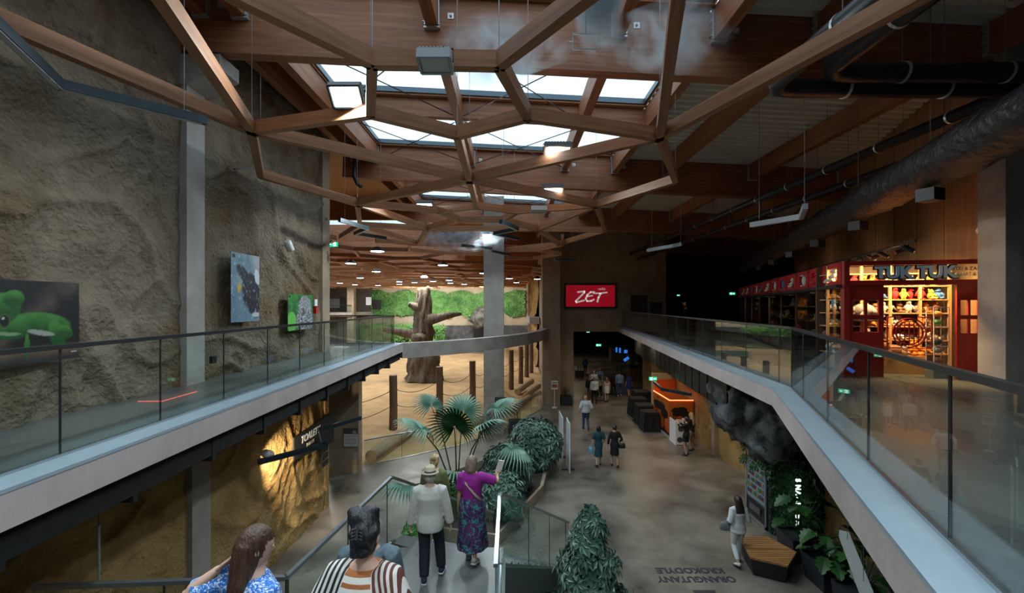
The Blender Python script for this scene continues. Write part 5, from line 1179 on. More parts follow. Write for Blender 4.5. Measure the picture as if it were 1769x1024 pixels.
def hairmat(c):
    k = HAIRC[c]; return mat('hair_' + c, k, tuple(min(1, q * 1.9 + .01) for q in k), 9, rough=.38, stretch=(6, 6, .5), bump=.5, bscale=22)
def clothmat(name, c, c2=None, **kw):
    return mat('cloth_' + name, c, c2, kw.pop('scale', 5), rough=kw.pop('rough', .85), bump=.35, bscale=kw.pop('bscale', 14), **kw)
DARKEYE = mat('eye_dark', (.01, .008, .006), rough=.2); LIP = mat('lip', (.38, .13, .11), rough=.5)
class Person:
    def __init__(s, label, loc, rz, H=1.7, female=False, skin='fair', lean=0, head=(0, 0), hands=None, feet=((0, 0, 0), (0, 0, 0)), hipy=0, fine=False, bulk=1.0, drop=0):
        """local frame: faces +Y, X to the figure's right; hands: two wrist targets (left, right) for a 1.7 m figure"""
        s.k = H / 1.7; s.v = .014 if fine else .022; s.fine = fine; s.bulk = bulk; s.fem = female
        sw = .165 if female else .19; s.sw = sw
        R = Matrix.Translation((0, 0, .95)) @ Matrix.Rotation(-lean, 4, 'X') @ Matrix.Translation((0, 0, -.95)); s.R = R
        up = lambda x, y, z: R @ Vector((x, y, z))
        s.up = up; s.hip = [Vector((-.09, 0, .92)), Vector((.09, 0, .92))]; s.ank = []; s.knee = []; s.pit = []
        for i in range(2):
            dx, dy, lift = feet[i]; a = Vector(((-.10 if i == 0 else .10) + dx, dy - .02, .085 + lift)); kn, a = ik(s.hip[i], a, .43, .42, (0, 1, 0)); s.ank.append(a); s.knee.append(kn); s.pit.append(min(.9, lift * 4.5))
        hands = hands or ((-.25, .06, .84), (.25, .06, .84)); s.sh = [up(-sw, -.01, 1.39), up(sw, -.01, 1.39)]; s.el = []; s.wr = []
        for i in range(2):
            e, w_ = ik(s.sh[i], up(*hands[i]), .285, .25, ((-.5 if i == 0 else .5), -1, -.25)); s.el.append(e); s.wr.append(w_)
        s.hc = up(0, .02, 1.585); s.hyaw = Matrix.Rotation(head[0], 4, 'Z'); s.hr = Matrix.Rotation(head[0], 4, 'Z') @ Matrix.Rotation(-head[1] - lean * .6, 4, 'X')
        b = MB(); bk = bulk
        T = [(.80, .13, .10), (.88, .165, .12), (.95, .165 if female else .155, .115), (1.05, .125 if female else .145, .095), (1.16, .135 if female else .155, .10), (1.28, .155 if female else .175, .115), (1.37, sw - .01, .095), (1.425, .10, .068), (1.46, .06, .058)]
        s.T = T
        b.tube([up(0, 0, z) for z, _, _ in T], [(rx * bk, ry * bk) for _, rx, ry in T], 16, side=(1, 0, 0))
        b.tube([up(0, -.012, 1.42), up(0, .005, 1.54)], [.056 if not female else .048, .052 if not female else .045], 12)
        for i in range(2):
            h, kn, a = s.hip[i], s.knee[i], s.ank[i]
            b.tube([h, h.lerp(kn, .5), kn, kn.lerp(a, .35) + Vector((0, -.012, 0)), a], [.088 * bk, .074 * bk, .053, .052, .034], 12)
            f = s.footdir(i); b.tube([a - f * .045 + Vector((0, 0, -.03)), a + f * .02 + Vector((0, 0, -.035)), a + f * .10 + Vector((0, 0, -.052)), a + f * .17 + Vector((0, 0, -.062))], [(.032, .03), (.036, .04), (.042, .026), (.03, .016)], 10)
            sh, e, w_ = s.sh[i], s.el[i], s.wr[i]
            b.tube([sh + Vector(((.03 if i == 0 else -.03), 0, .0)), sh, sh.lerp(e, .4), e, e.lerp(w_, .3), w_], [.05, .052 * bk, .045 * bk, .037, .038, .024], 12)
        # head
        hb = MB(); rings = [(-.118, .022, .030, .032), (-.105, .045, .055, .022), (-.075, .058, .075, .012), (-.04, .066, .088, .004), (0, .072, .095, 0), (.04, .074, .097, -.004), (.075, .066, .086, -.008), (.10, .045, .060, -.010), (.115, .015, .02, -.010)]
        hb.tube([(0, dy, z) for z, _, _, dy in rings], [(rx, ry) for _, rx, ry, _ in rings], 16, side=(1, 0, 0))
        hb.tube([(0, .088, .022), (0, .105, -.018), (0, .098, -.03)], [.009, .014, .010], 8)
        for q in (-1, 1): hb.ball((q * .076, -.008, -.005), (.010, .020, .032), 8, 6)
        hb.ball((0, .083, -.062), (.026, .012, .010), 8, 5).ball((0, .078, -.098), (.022, .016, .016), 8, 5).ball((-.032, .078, .028), (.022, .012, .008), 8, 5).ball((.032, .078, .028), (.022, .012, .008), 8, 5)
        s.HM = Matrix.Translation(s.hc) @ s.hr; hb.xf(s.HM); b.add(hb.v, hb.f)
        me = remesh(b, .012 if fine else .018, 2)
        bm = bmesh.new(); bm.from_mesh(me); n0 = len(bm.faces)
        for i in range(2):
            hm = handmesh(getattr(s, 'grip', False), fine); d = (s.wr[i] - s.el[i]).normalized(); z = -d; y = Vector((0, 1, .15)); y = (y - z * y.dot(z)).normalized(); x = y.cross(z)
            M_ = Matrix(((x.x, y.x, z.x, s.wr[i].x), (x.y, y.y, z.y, s.wr[i].y), (x.z, y.z, z.z, s.wr[i].z), (0, 0, 0, 1))) @ (Matrix.Scale(-1, 4, (1, 0, 0)) if i == 0 else Matrix())
            t = hm.copy(); t.transform(M_)
            if i == 0: t.flip_normals()
            bm.from_mesh(t); bpy.data.meshes.remove(t)
        e = MB(); e.ball((-.031, .083, .012), (.013, .010, .008), 8, 5).ball((.031, .083, .012), (.013, .010, .008), 8, 5); e.xf(s.HM); n1 = len(bm.faces)
        t = bpy.data.meshes.new('t'); t.from_pydata(e.v, [], e.f); bm.from_mesh(t); bm.faces.ensure_lookup_table()
        for f in bm.faces: f.smooth = True
        for f in bm.faces[n1:]: f.material_index = 1
        bm.to_mesh(me); bm.free(); me.materials.clear(); me.materials.append(SKINS[skin]); me.materials.append(DARKEYE)
        me.name = 'person'; me.transform(Matrix.Scale(s.k, 4)); s.o = link('person', me); s.o.location = loc; s.o.rotation_euler = (0, 0, rz); tag(s.o, label, 'person')
    def footdir(s, i): return Vector((-.12 if i == 0 else .12, math.cos(s.pit[i]), -math.sin(s.pit[i]))).normalized()
    def fin(s, name, mb, m, voxel=None, smooth=3):
        me = remesh(mb, voxel or s.v, smooth) if voxel != 0 else None
        if me is None:
            o = mb.build(name, m, None, smooth=True); me = o.data; bpy.data.objects.remove(o)
        me.materials.clear(); me.materials.append(m); me.transform(Matrix.Scale(s.k, 4)); me.name = name
        return link(name, me, s.o)
    def top(s, m, sleeve=.5, hem=.90, off=.014, flare=.0, name='shirt', neck=1.44, wide=0, strap=False):
        b = MB(); bk = s.bulk; rr = [(z, rx * bk, ry * bk) for z, rx, ry in s.T if hem + .02 < z < neck]
        def at(z):
            for (a, c) in zip(s.T[:-1], s.T[1:]):
                if a[0] <= z <= c[0]: t = (z - a[0]) / (c[0] - a[0]); return (a[1] + (c[1] - a[1]) * t) * bk, (a[2] + (c[2] - a[2]) * t) * bk
            return s.T[0][1] * bk, s.T[0][2] * bk
        hx, hy = at(hem); nx, ny = at(neck)
        rr = [(hem, hx + flare, hy + flare)] + rr + [(neck, nx, ny)]; rr = [(z, rx + off + wide * (1 if z < 1.36 else .3), ry + off + wide * .6 * (1 if z < 1.36 else .3)) for z, rx, ry in rr]
        if s.fem: b.ball(tuple(s.up(-.07, .085, 1.24)), (.06, .05, .06), 10, 7).ball(tuple(s.up(.07, .085, 1.24)), (.06, .05, .06), 10, 7)
        b.tube([s.up(0, 0, z) for z, _, _ in rr], [(a, c) for _, a, c in rr], 18, side=(1, 0, 0))
        if sleeve > 0:
            for i in range(2):
                sh, e, w_ = s.sh[i] + Vector(((.012 if i == 0 else -.012), 0, -.010)), s.el[i], s.wr[i]; inn = sh + Vector(((.05 if i == 0 else -.05), 0, .004))
                if sleeve <= .5: b.tube([inn, sh, sh.lerp(e, sleeve * 2)], [.056 * bk + off, .063 * bk + off, .056 * bk + off + wide * .4], 12)
                else: b.tube([inn, sh, sh.lerp(e, .5), e, e.lerp(w_, (sleeve - .5) * 2)], [.056 * bk + off, .062 * bk + off, .052 * bk + off + wide * .4, .045 + off + wide * .4, .034 + off + wide * .5], 12)
        return s.fin(name, b, m)
    def trousers(s, m, off=.012, length=1.0, name='trousers', waist=1.02, wide=0):
        b = MB(); bk = s.bulk
        b.tube([s.up(0, 0, z) if z > .95 else Vector((0, 0, z)) for z in (.80, .88, .95, waist)], [((.14) * bk + off, .105 * bk + off), (.166 * bk + off, .122 * bk + off), (.158 * bk + off, .118 * bk + off), (.14 * bk + off, .10 * bk + off)], 16, side=(1, 0, 0))
        for i in range(2):
            h, kn, a = s.hip[i], s.knee[i], s.ank[i]; end = kn.lerp(a, (length - .5) * 2) if length > .5 else h.lerp(kn, length * 2)
            P_ = [h, h.lerp(kn, .5), kn] + ([kn.lerp(end, .5), end] if length > .5 else []); b.tube(P_, [.090 * bk + off, .077 * bk + off, .057 + off + wide, .054 + off + wide, .042 + off + wide][:len(P_)], 12)
        return s.fin(name, b, m)
    def skirt(s, m, z0=1.03, z1=.5, w0=.15, w1=.24, name='skirt', pleat=0, n=40):
        b = MB(); st = 9; vs = []
        for j in range(st + 1):
            t = j / st; z = z0 + (z1 - z0) * t; hipb = .035 * math.exp(-((z - .90) / .1) ** 2); mid = (s.knee[0] + s.knee[1]) / 2; cy = mid.y * t * .6; cx = 0
            for k in range(n):
                a = 2 * PI * k / n; rx = w0 + (w1 - w0) * t + hipb; rr = 1 + pleat * t * math.cos(k * 2 * PI / n * 8) ; sp = abs(s.ank[0].y - s.ank[1].y) * .35 * t
                p = Vector((cx + math.cos(a) * rx * rr, cy + math.sin(a) * (rx * .72 + sp) * rr, z)); vs.append(s.R @ p if z > .95 else p)
        b.add(vs, [(j * n + k, (j + 1) * n + k, (j + 1) * n + (k + 1) % n, j * n + (k + 1) % n) for j in range(st) for k in range(n)])
        return s.fin(name, b, m, 0)
    def shoes(s, m, sole=None, heel=0, name='shoe'):
        for i in range(2):
            a = s.ank[i]; f = s.footdir(i); u = Vector((0, 0, 1)); u = (u - f * u.dot(f)).normalized(); b = MB()
            b.tube([a - f * .055 - u * .035, a - f * .03 - u * .032, a + f * .03 - u * .035, a + f * .11 - u * .055, a + f * .185 - u * .066], [(.034, .034), (.042, .046), (.043, .042), (.048, .026), (.03, .013)], 12, side=f.cross(u))
            o = s.fin(name, b, m, 0)
            if sole:
                b = MB(); sd = f.cross(u); vs = []
                for (t, w_) in ((-.06, .03), (-.02, .042), (.06, .042), (.12, .05), (.18, .04), (.20, .015)):
                    for q in (-1, 1): vs += [a + f * t + sd * (q * w_) - u * .085, a + f * t + sd * (q * w_) - u * .062]
                b.add(vs, [g for j in range(5) for g in ((4 * j, 4 * j + 4, 4 * j + 5, 4 * j + 1), (4 * j + 2, 4 * j + 3, 4 * j + 7, 4 * j + 6), (4 * j + 1, 4 * j + 5, 4 * j + 7, 4 * j + 3), (4 * j, 4 * j + 2, 4 * j + 6, 4 * j + 4))] + [(0, 1, 3, 2), (20, 22, 23, 21)])
                so = s.fin('sole', b, sole, 0); so.parent = o
    def hair(s, style, col, hl=6):
        b = MB(); m = hairmat(col)
        if style == 'bald': return
        b.ball((0, -.010, .024), (.087, .105, .107), 18, 14); b.ball((0, -.045, -.015), (.080, .070, .080), 14, 10)
        if style == 'bob': b.tube([(0, -.03, .03), (0, -.04, -.04), (0, -.045, -.11), (0, -.045, -.135)], [(.090, .087), (.096, .084), (.092, .077), (.07, .055)], 16, side=(1, 0, 0))
        if style == 'bun': b.ball((0, -.10, .075), (.055, .05, .05), 12, 8).ball((.012, -.115, .095), (.034, .034, .034), 8, 6)
        if style == 'updo': b.ball((0, -.05, .125), (.092, .086, .070), 14, 10).ball((.02, -.09, .06), (.088, .07, .09), 12, 8).ball((-.05, -.06, .165), (.045, .05, .035), 10, 7).ball((.045, -.05, .17), (.045, .05, .035), 10, 7).ball((0, -.085, -.05), (.065, .045, .06), 10, 7)
        if style == 'pony': b.ball((0, -.105, .05), (.03, .03, .03), 8, 6).tube([(0, -.11, .05), (0, -.14, .0), (0, -.13, -.12)], [.025, .032, .012], 8)
        b.xf(s.HM)
        if style == 'long':                                   # the loose length hangs straight down whatever the head does
            t = MB().tube([(0, -.03, .04), (0, -.055, -.06), (0, -.085, -.16), (0, -.11, -.28), (0, -.115, -.40), (0, -.11, -.46)][:hl], [(.086, .08), (.096, .076), (.112, .055), (.12, .042), (.10, .035), (.05, .02)][:hl], 18, side=(1, 0, 0))
            t.xf(Matrix.Translation(s.hc) @ s.hyaw); b.add(t.v, t.f)
        me = remesh(b, .009 if s.fine else .013, 2); inv = s.HM.inverted()
        bm = bmesh.new(); bm.from_mesh(me); kill = []
        for f in bm.faces:
            c = inv @ f.calc_center_median()
            if c.y > .035 and c.z < .058: kill.append(f)
            elif style in ('short', 'bun', 'updo', 'pony') and (c.z < -.075 or (c.z < -.005 and c.y > .0)): kill.append(f)
        bmesh.ops.delete(bm, geom=kill, context='FACES')
        for v in bm.verts:
            q = inv @ v.co; a = math.atan2(q.x, -q.y); rad = (v.co - s.hc); rad.z = 0
            v.co += rad.normalized() * (.003 * math.sin(a * 34 + q.z * 25)) + (v.co - s.hc).normalized() * (.016 * noise.noise(q * 17) if style in ('updo', 'bun') else .004 * noise.noise(q * 14))
        bm.to_mesh(me); bm.free(); me.transform(Matrix.Scale(s.k, 4)); me.materials.clear(); me.materials.append(m); me.name = 'hair'; return link('hair', me, s.o)
    def world(s, p): return s.o.matrix_basis @ (Vector(p) * s.k)
def bag(label, p, sz, m, rz=0, strap=None, name='handbag'):
    r = empty(name, p, rz, label, 'bag'); b = MB(); w_, d, h = sz
    b.tube([(0, 0, -h / 2), (0, 0, -h * .42), (0, 0, h * .2), (0, 0, h / 2)], [(w_ * .46, d * .5), (w_ * .52, d * .55), (w_ * .48, d * .45), (w_ * .4, d * .2)], 14, side=(1, 0, 0)); b.build('pouch', m, r, local=True, smooth=True)
    MB().tube([(-w_ * .35, 0, h * .45), (-w_ * .2, 0, h * .9), (w_ * .2, 0, h * .9), (w_ * .35, 0, h * .45)], .008, 6).build('handle', m, r, local=True)
    return r
# ---- patterned cloths
def stripes():
    m = bpy.data.materials.new('cloth_stripes'); m.use_nodes = True; nt = m.node_tree; N = nt.nodes; L = nt.links; b = N['Principled BSDF']; b.inputs['Roughness'].default_value = .8
    tc = N.new('ShaderNodeTexCoord'); sx = N.new('ShaderNodeSeparateXYZ'); L.new(tc.outputs['Object'], sx.inputs[0])
    def math_(op, a, c, d=None):
        n = N.new('ShaderNodeMath'); n.operation = op
        for i, v in enumerate((a, c, d)):
            if v is None: continue
            if isinstance(v, (int, float)): n.inputs[i].default_value = v
            else: L.new(v, n.inputs[i])
        return n.outputs[0]
    X, Y_, Z = sx.outputs
    def band(src, per, duty): return math_('LESS_THAN', math_('FRACT', math_('DIVIDE', src, per), 0), duty)
    hz = band(Z, .052, .42); side = band(math_('ADD', math_('ABSOLUTE', X, 0), math_('MULTIPLY', Z, .28)), .034, .5)
    isL = math_('LESS_THAN', X, math_('MULTIPLY_ADD', Z, .20, -.36)); isR = math_('GREATER_THAN', X, math_('MULTIPLY_ADD', Z, -.20, .36))
    def mix(f, a, c):
        n = N.new('ShaderNodeMix'); n.data_type = 'RGBA'; L.new(f, n.inputs[0])
        for i, v in ((6, a), (7, c)):
            if isinstance(v, tuple): n.inputs[i].default_value = (*v, 1)
            else: L.new(v, n.inputs[i])
        return n.outputs[2]
    W = (.62, .58, .53); cc = mix(hz, W, (.33, .10, .025)); cl = mix(side, W, (.012, .011, .012)); cr = mix(side, W, (.12, .03, .02)); r = mix(isL, cc, cl); r = mix(isR, r, cr); L.new(r, b.inputs['Base Color']); return m
stripe = stripes()
def speckle(name, base, a, scale, thr, c3=None):
    m = bpy.data.materials.new('cloth_' + name); m.use_nodes = True; N = m.node_tree.nodes; L = m.node_tree.links; b = N['Principled BSDF']; b.inputs['Roughness'].default_value = .8
    tc = N.new('ShaderNodeTexCoord'); v = N.new('ShaderNodeTexNoise'); v.inputs['Scale'].default_value = scale; v.inputs['Detail'].default_value = 1.5; v.inputs['Distortion'].default_value = 1.4; L.new(tc.outputs['Object'], v.inputs['Vector'])
    r = N.new('ShaderNodeValToRGB'); r.color_ramp.interpolation = 'CONSTANT'; e = r.color_ramp.elements; e[0].color = (*base, 1); e[1].position = thr; e[1].color = (*a, 1)
    if c3: k = e.new(.44); k.color = (*c3, 1); k = e.new(.36); k.color = (.02, .03, .10, 1)
    L.new(v.outputs['Fac'], r.inputs[0]); L.new(r.outputs[0], b.inputs['Base Color']); return m
blueflor = speckle('blue_print', (.02, .14, .50), (.55, .62, .68), 60, .55)
floral = speckle('floral', (.012, .012, .035), (.02, .22, .20), 13, .56, (.10, .012, .10))
linen = clothmat('linen', (.50, .48, .44), (.58, .56, .52), scale=30); navy = clothmat('navy', (.010, .012, .022)); purple = clothmat('purple', (.26, .012, .22)); olive = clothmat('olive', (.12, .13, .045)); denim = clothmat('denim', (.06, .09, .115), (.10, .14, .17), scale=20)
whitec = clothmat('white', (.62, .64, .66)); bluej = clothmat('jeans', (.03, .075, .15)); blackc = clothmat('black', (.008, .008, .009)); teal = clothmat('teal', (.012, .055, .075)); lblue = clothmat('light_blue', (.16, .27, .42)); blued = clothmat('blue_dress', (.012, .025, .16)); brownc = clothmat('brown', (.12, .06, .03)); beige = clothmat('beige', (.36, .28, .19)); royal = clothmat('royal', (.01, .10, .30))
leath = mat('leather_dark', (.02, .018, .018), rough=.45); shoeb = mat('shoe_black', (.012, .012, .012), rough=.4); shoew = mat('shoe_white', (.55, .56, .55), rough=.5); shoen = mat('shoe_navy', (.012, .02, .05), rough=.6); sandal = mat('sandal', (.38, .34, .27), rough=.6)
LZ = 2.4
# -- girl with long brown hair (on the upper steps)
def stepz(y): return UP - .1625 * (int((y - .2) / .295) + 1)
p = Person('woman in a blue floral top with long loose brown hair, hand in her hair', (-1.42, 2.42, stepz(2.42)), -.55, 1.57, True, fine=True, head=(-.35, .25), hands=((-.16, -.10, 1.47), (.24, .10, .86)))
p.top(blueflor, .4, .88, .02, .02); p.trousers(bluej); p.shoes(shoew); p.hair('long', 'brown')
# -- woman in the striped blouse
p = Person('woman in a striped rust, white and black blouse with a black updo', (-.87, 2.62, stepz(2.62)), -.12, 1.68, True, fine=True, head=(.1, .18), bulk=1.04, hands=((-.27, .08, .95), (.27, .10, .95)))
p.top(stripe, .85, .84, .028, .03, wide=.035, name='blouse', neck=1.435); p.trousers(blackc); p.shoes(shoeb); p.hair('updo', 'black')
b = MB(); 
for q in (-1, 1):
    for k in range(4): b.tube([(q * .005, -.155, .10 - k * .018), (q * .03, -.165, .095 - k * .018), (q * .035, -.14, .09 - k * .018)], .004, 5)
b.tube([(0, -.16, .12), (0, -.168, .04)], .007, 6); b.xf(p.HM); b.v = [tuple(Vector(v) * p.k) for v in b.v]; b.build('hair_clip', mat('clip', (.10, .11, .12), rough=.15, metal=.5), p.o, local=True)
# -- person in the denim jacket in front of her
p = Person('grey-haired person in a blue-grey denim jacket with a dark shoulder strap', (-1.19, 3.72, stepz(3.72)), 0, 1.66, fine=True, bulk=1.08, head=(-.3, .1))
p.top(denim, 1.0, .86, .03, .02, wide=.02, name='jacket'); p.trousers(navy); p.shoes(shoeb); p.hair('short', 'grey')
b = MB().tube([p.up(.15, -.10, 1.42), p.up(.1, -.145, 1.3), p.up(-.02, -.15, 1.12), p.up(-.15, -.13, .98)], [(.022, .006)] * 4, 6); p.fin('shoulder_strap', b, blackc, 0)
# -- man with the hat
p = Person('man in a pale linen jacket, dark trousers and a straw hat', (-1.20, 6.55, LZ), .08, 1.67, fine=True, bulk=1.06, feet=((.02, -.04, 0), (.06, .16, .03)), hands=((-.29, .02, .86), (.31, .02, .84)), head=(0, .1))
p.top(linen, 1.0, .78, .022, .02, wide=.012, name='jacket'); p.trousers(navy, .014, .98, wide=.015); p.shoes(shoen, mat('sole_white', (.6, .58, .55))); p.hair('short', 'grey')
h = MB().tube([(0, -.01, .045), (0, -.01, .055), (0, -.01, .06), (0, -.01, .125), (0, -.01, .145), (0, -.012, .150)], [(.138, .150), (.135, .147), (.088, .103), (.080, .094), (.066, .08), (.02, .03)], 24, side=(1, 0, 0)); h.xf(p.HM); ho = p.fin('straw_hat', h, mat('straw', (.36, .31, .21), (.45, .39, .27), 40, rough=.8), 0)
h = MB().tube([(0, -.01, .060), (0, -.01, .085)], [(.0895, .1045), (.087, .101)], 24, side=(1, 0, 0)); h.xf(p.HM); p.fin('hat_band', h, mat('band', (.05, .07, .10)), 0).parent = ho
# -- woman in purple
p = Person('woman in a purple top and patterned long skirt raising a leaflet', (-.62, 7.05, LZ), -.15, 1.68, True, 'tan', fine=True, feet=((.02, .12, .0), (-.02, -.14, .06)), hands=((-.24, .06, .86), (.36, .34, 1.30)), head=(-.25, .05), bulk=1.1)
p.top(purple, .42, .93, .016, .01); p.skirt(floral, 1.05, .24, .17, .26, pleat=.04); p.shoes(sandal, mat('sole_white', (.6, .58, .55))); p.hair('bob', 'ash')
b = MB().tube([p.up(-.15, .02, 1.45), p.up(-.06, -.135, 1.3), p.up(.10, -.14, 1.12), p.up(.19, -.02, .98)], [(.02, .005)] * 4, 6); p.fin('bag_strap', b, mat('strap_tan', (.36, .28, .19)), 0)
w_ = p.world(p.wr[1]); o = tag(MB().box((0, 0, 0), (.10, .015, .20)).build('leaflet', white), 'folded white leaflet held up by the woman in purple', 'leaflet'); o.location = w_ + Vector((.04, .06, .12)); o.rotation_euler = (.2, .25, .2)
# -- woman in olive on the stairs below
p = Person('blonde woman with a hair bun in an olive green shirt', (-1.40, 8.1, LZ - .34), -.2, 1.68, True, fine=True, bulk=1.08, head=(.1, .1)); p.top(olive, .9, .84, .026, .02, wide=.02); p.trousers(beige); p.shoes(shoew); p.hair('bun', 'blonde')
# -- woman in the white blazer
p = Person('woman in a white blazer and white trousers walking past the bench', (5.72, 11.05, 0), .05, 1.70, True, fine=True, feet=((0, -.16, .05), (0, .16, 0)), hands=((-.16, .16, 1.02), (.16, .17, 1.05)), head=(0, .15)); p.top(whitec, .95, .82, .022, .035, name='blazer'); p.trousers(whitec, .012, .92); p.shoes(shoew, shoeb); p.hair('long', 'dark', 4)
bag('grey handbag on the arm of the woman in the white blazer', p.world((-.25, .12, .92)), (.30, .14, .22), mat('bag_grey', (.16, .17, .18), rough=.5))
# -- pair of women walking away
p = Person('woman in a teal dress with a dark bob carrying a light blue bag', tuple(PZ(1034, 805, 0)), .05, 1.64, True, feet=((0, -.14, .04), (0, .12, 0)), hands=((-.27, .02, .85), (.22, .12, .95))); p.top(teal, .45, .95, .014); p.skirt(teal, 1.05, .42, .14, .17); p.shoes(shoeb); p.hair('bob', 'black')
bag('light blue bag hanging from the hand of the woman in teal', p.world((-.30, .04, .66)), (.2, .1, .26), mat('bag_blue', (.12, .38, .55)), name='shopping_bag')
p = Person('woman in a short black dress with her hair tied up', tuple(PZ(1062, 806, 0)), -.05, 1.68, True, feet=((0, .12, 0), (0, -.12, .03)), hands=((-.26, .05, .90), (.23, .13, 1.0))); p.top(blackc, 1.0, .9, .012); p.skirt(blackc, 1.05, .50, .145, .18); p.shoes(shoeb); p.hair('pony', 'dark')
bag('black handbag at the hip of the woman in the black dress', p.world((.30, .0, .86)), (.26, .1, .2), leath)
# -- man in white shirt further on
p = Person('bald man in a white shirt and jeans walking away alone', tuple(PZ(1012, 742, 0)), 0, 1.78, feet=((0, .14, 0), (0, -.15, .05)), hands=((-.27, .08, .92), (.27, .10, .95)), bulk=1.1); p.top(whitec, .95, .86, .02, wide=.02); p.trousers(bluej); p.shoes(shoen)
# -- pair at the photo stand
p = Person('woman in a short black dress taking a photo by the white stand', tuple(PZ(1186, 786, 0)), .9, 1.66, True, hands=((-.08, .34, 1.38), (.08, .34, 1.38))); p.top(blackc, .9, .88, .015); p.skirt(blackc, 1.04, .62, .15, .19); p.shoes(shoeb); p.hair('pony', 'dark')
p = Person('long-haired blonde woman behind the photo stand', tuple(PZ(1193, 780, 0) + Vector((.1, .15, 0))), .8, 1.70, True, hands=((-.1, .3, 1.3), (.2, .1, .9))); p.top(blackc, .9, .8, .015); p.trousers(beige); p.shoes(shoeb); p.hair('long', 'blonde')
# -- the group in the middle distance: px, feet row, height, colours
G = [(1019, 693, 1.76, False, 'man in a navy jacket at the rear of the group', navy, brownc, None, 'short', 'ash', .9), (1027, 697, 1.74, False, 'man in a white shirt with a blue bag in the group', whitec, blackc, None, 'short', 'ash', .9), (1026, 682, 1.78, False, 'bald man in a white shirt at the front of the group', whitec, navy, None, 'bald', 'grey', .9),
     (1036, 687, 1.64, True, 'dark-haired woman in a grey top in the group', clothmat('greytop', (.2, .2, .2)), blackc, None, 'long', 'black', .5), (1048, 694, 1.66, True, 'red-haired woman in a short white dress', whitec, None, (.62, .20, whitec), 'long', 'red', 0), (1036, 676, 1.76, False, 'man in a light blue shirt beyond the group', lblue, navy, None, 'short', 'ash', .5),
     (1070, 684, 1.80, False, 'man in a light blue shirt and jeans beside a woman in black', lblue, bluej, None, 'short', 'dark', .45), (1060, 682, 1.68, True, 'woman in black trousers and top next to the man in blue', blackc, blackc, None, 'bob', 'dark', .9), (1087, 685, 1.66, True, 'woman in a knee-length blue dress standing apart', blued, None, (.58, .22, blued), 'bob', 'dark', .5), (1070, 668, 1.72, False, 'dark-clothed person with hands to the head beyond the counter', clothmat('slate', (.05, .06, .07)), blackc, None, 'short', 'black', .9),
     (1011, 646, 1.66, True, 'woman in a bright blue blouse walking towards the group', royal, navy, None, 'long', 'dark', .9)]
for k, (px, py, H, fem, lb, tm, lm, sk, hs, hc, sl) in enumerate(G):
    s_ = 1 if k % 2 else -1
    p = Person(lb, tuple(PZ(px, py, 0)), rnd.uniform(-.25, .25) if k != 10 else PI, H, fem, feet=((0, .1 * s_, 0), (0, -.1 * s_, .02)), hands=((-.14, .1, 1.62), (.14, .1, 1.62)) if k == 9 else None)
    p.top(tm, sl, .88, .02, wide=.01, name='shirt')
    if lm: p.trousers(lm)
    if sk: p.skirt(sk[2], 1.05, sk[0], .15, sk[1], name='dress_skirt')
    p.shoes(shoeb if k % 3 else shoew); p.hair(hs, hc)
# -- man waiting in the black zone on the upper floor
p = Person('man in a black shirt with green print standing in the dark, arms folded', (P(1183, 517, 35).x, 35, UP), PI, 1.76, hands=((-.05, .22, 1.15), (.10, .16, 1.50))); p.top(blackc, .42, .88, .02); p.trousers(blackc); p.shoes(shoeb); p.hair('short', 'dark')
o = MB().box(tuple(p.up(0, .145, 1.26)), (.2, .01, .09)).build('shirt_print', mat('green_print', (.10, .5, .05)), p.o, local=True)
lamp('SPOT', (P(1183, 517, 34).x, 33.2, 9.0), 60, (1, .8, .6), .1, to=(P(1183, 517, 35).x, 35, 6.0), angle=.5)
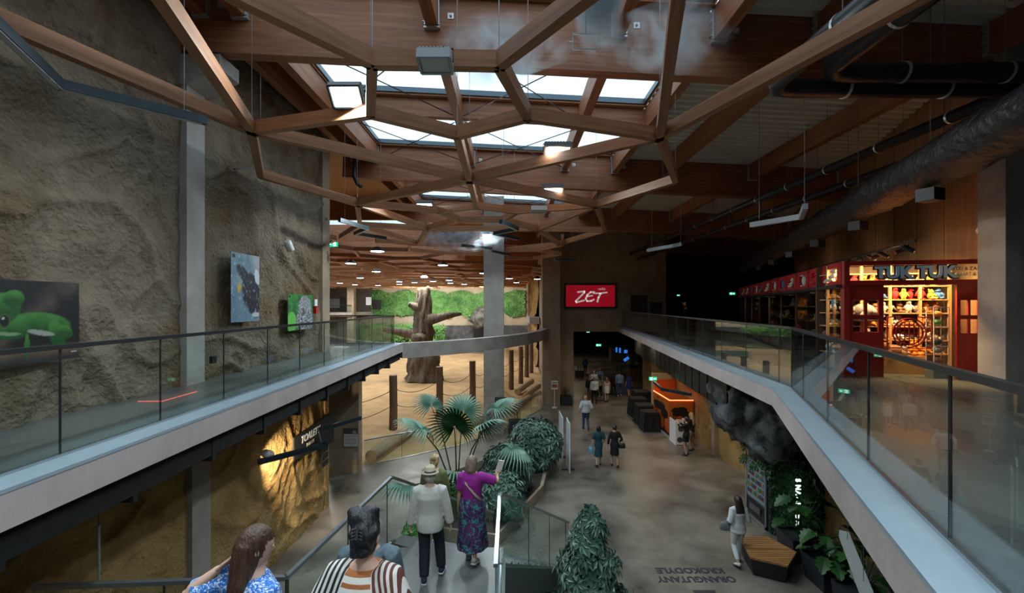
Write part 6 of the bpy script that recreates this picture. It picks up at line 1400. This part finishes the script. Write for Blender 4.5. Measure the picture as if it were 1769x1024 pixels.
# ================================================================ MIST
def mist(label, pts, rad, dens, seed, scale=2.2):
    b = MB().tube(pts, rad, 16); m = bpy.data.materials.new('mist'); m.use_nodes = True; N = m.node_tree.nodes; L = m.node_tree.links; N.remove(N['Principled BSDF'])
    v = N.new('ShaderNodeVolumePrincipled'); v.inputs['Color'].default_value = (.9, .96, 1, 1); v.inputs['Anisotropy'].default_value = .2
    tc = N.new('ShaderNodeTexCoord'); n = N.new('ShaderNodeTexNoise'); n.inputs['Scale'].default_value = scale; n.inputs['Detail'].default_value = 5; n.inputs['Distortion'].default_value = .8; L.new(tc.outputs['Object'], n.inputs['Vector'])
    # fade towards the hull with the generated coordinates of the hull
    s1 = N.new('ShaderNodeMapping'); s1.inputs['Location'].default_value = (-1, -1, -1); s1.inputs['Scale'].default_value = (2, 2, 2); L.new(tc.outputs['Generated'], s1.inputs[0]); g = N.new('ShaderNodeTexGradient'); g.gradient_type = 'SPHERICAL'; L.new(s1.outputs[0], g.inputs[0])
    r = N.new('ShaderNodeMapRange'); r.inputs[1].default_value = .42; r.inputs[2].default_value = .75; L.new(n.outputs['Fac'], r.inputs[0]); mm = N.new('ShaderNodeMath'); mm.operation = 'MULTIPLY'; L.new(r.outputs[0], mm.inputs[0]); L.new(g.outputs['Fac'], mm.inputs[1])
    k = N.new('ShaderNodeMath'); k.operation = 'MULTIPLY'; k.inputs[1].default_value = dens; L.new(mm.outputs[0], k.inputs[0]); L.new(k.outputs[0], v.inputs['Density']); L.new(v.outputs[0], N['Material Output'].inputs['Volume'])
    o = b.build('water_mist', m); o['kind'] = 'stuff'; tag(o, label, 'mist'); return o
c0 = P(1012, 72, 6.2)
mist('fine water mist drifting from the spray ring towards the plaster wall', [c0 + Vector((-2.1, .2, -.1)), c0 + Vector((-1.2, .1, 0)), c0 + Vector((-.1, 0, 0))], [.55, .5, .2], 9, 1)
mist('fine water mist drifting from the spray ring towards the dark pipes', [c0 + Vector((.1, 0, 0)), c0 + Vector((1.1, .1, .1)), c0 + Vector((2.1, .2, .3))], [.2, .5, .6], 8, 2)
mist('bright column of water mist above the spray ring', [c0 + Vector((.15, .0, -.35)), c0 + Vector((.18, .0, .5)), c0 + Vector((.22, .0, 1.6))], [.34, .36, .40], 26, 3, 1.5)  # sunlight falling through the mist, built as a denser column
mist('thin water mist under the far lattice before the column', [P(700, 412, 18), P(790, 414, 18), P(880, 412, 18)], [.5, .55, .5], 4, 5)
r = empty('spray_ring', c0, 0, 'square steel misting ring hanging below the skylight', 'spray ring'); q = .18
MB().tube([(-q, 0, -q * .6), (q, 0, -q * .6), (q, 0, q * .6), (-q, 0, q * .6), (-q, 0, -q * .6)], .012, 6).tube([(-q, 0, 0), (-q - .06, 0, 0)], .008, 5).tube([(q, 0, 0), (q + .06, 0, 0)], .008, 5).build('ring', railb, r, local=True); MB().tube([(0, 0, q * .6), (0, 0, 4.8)], .008, 5).build('feed_pipe', wire, r, local=True)
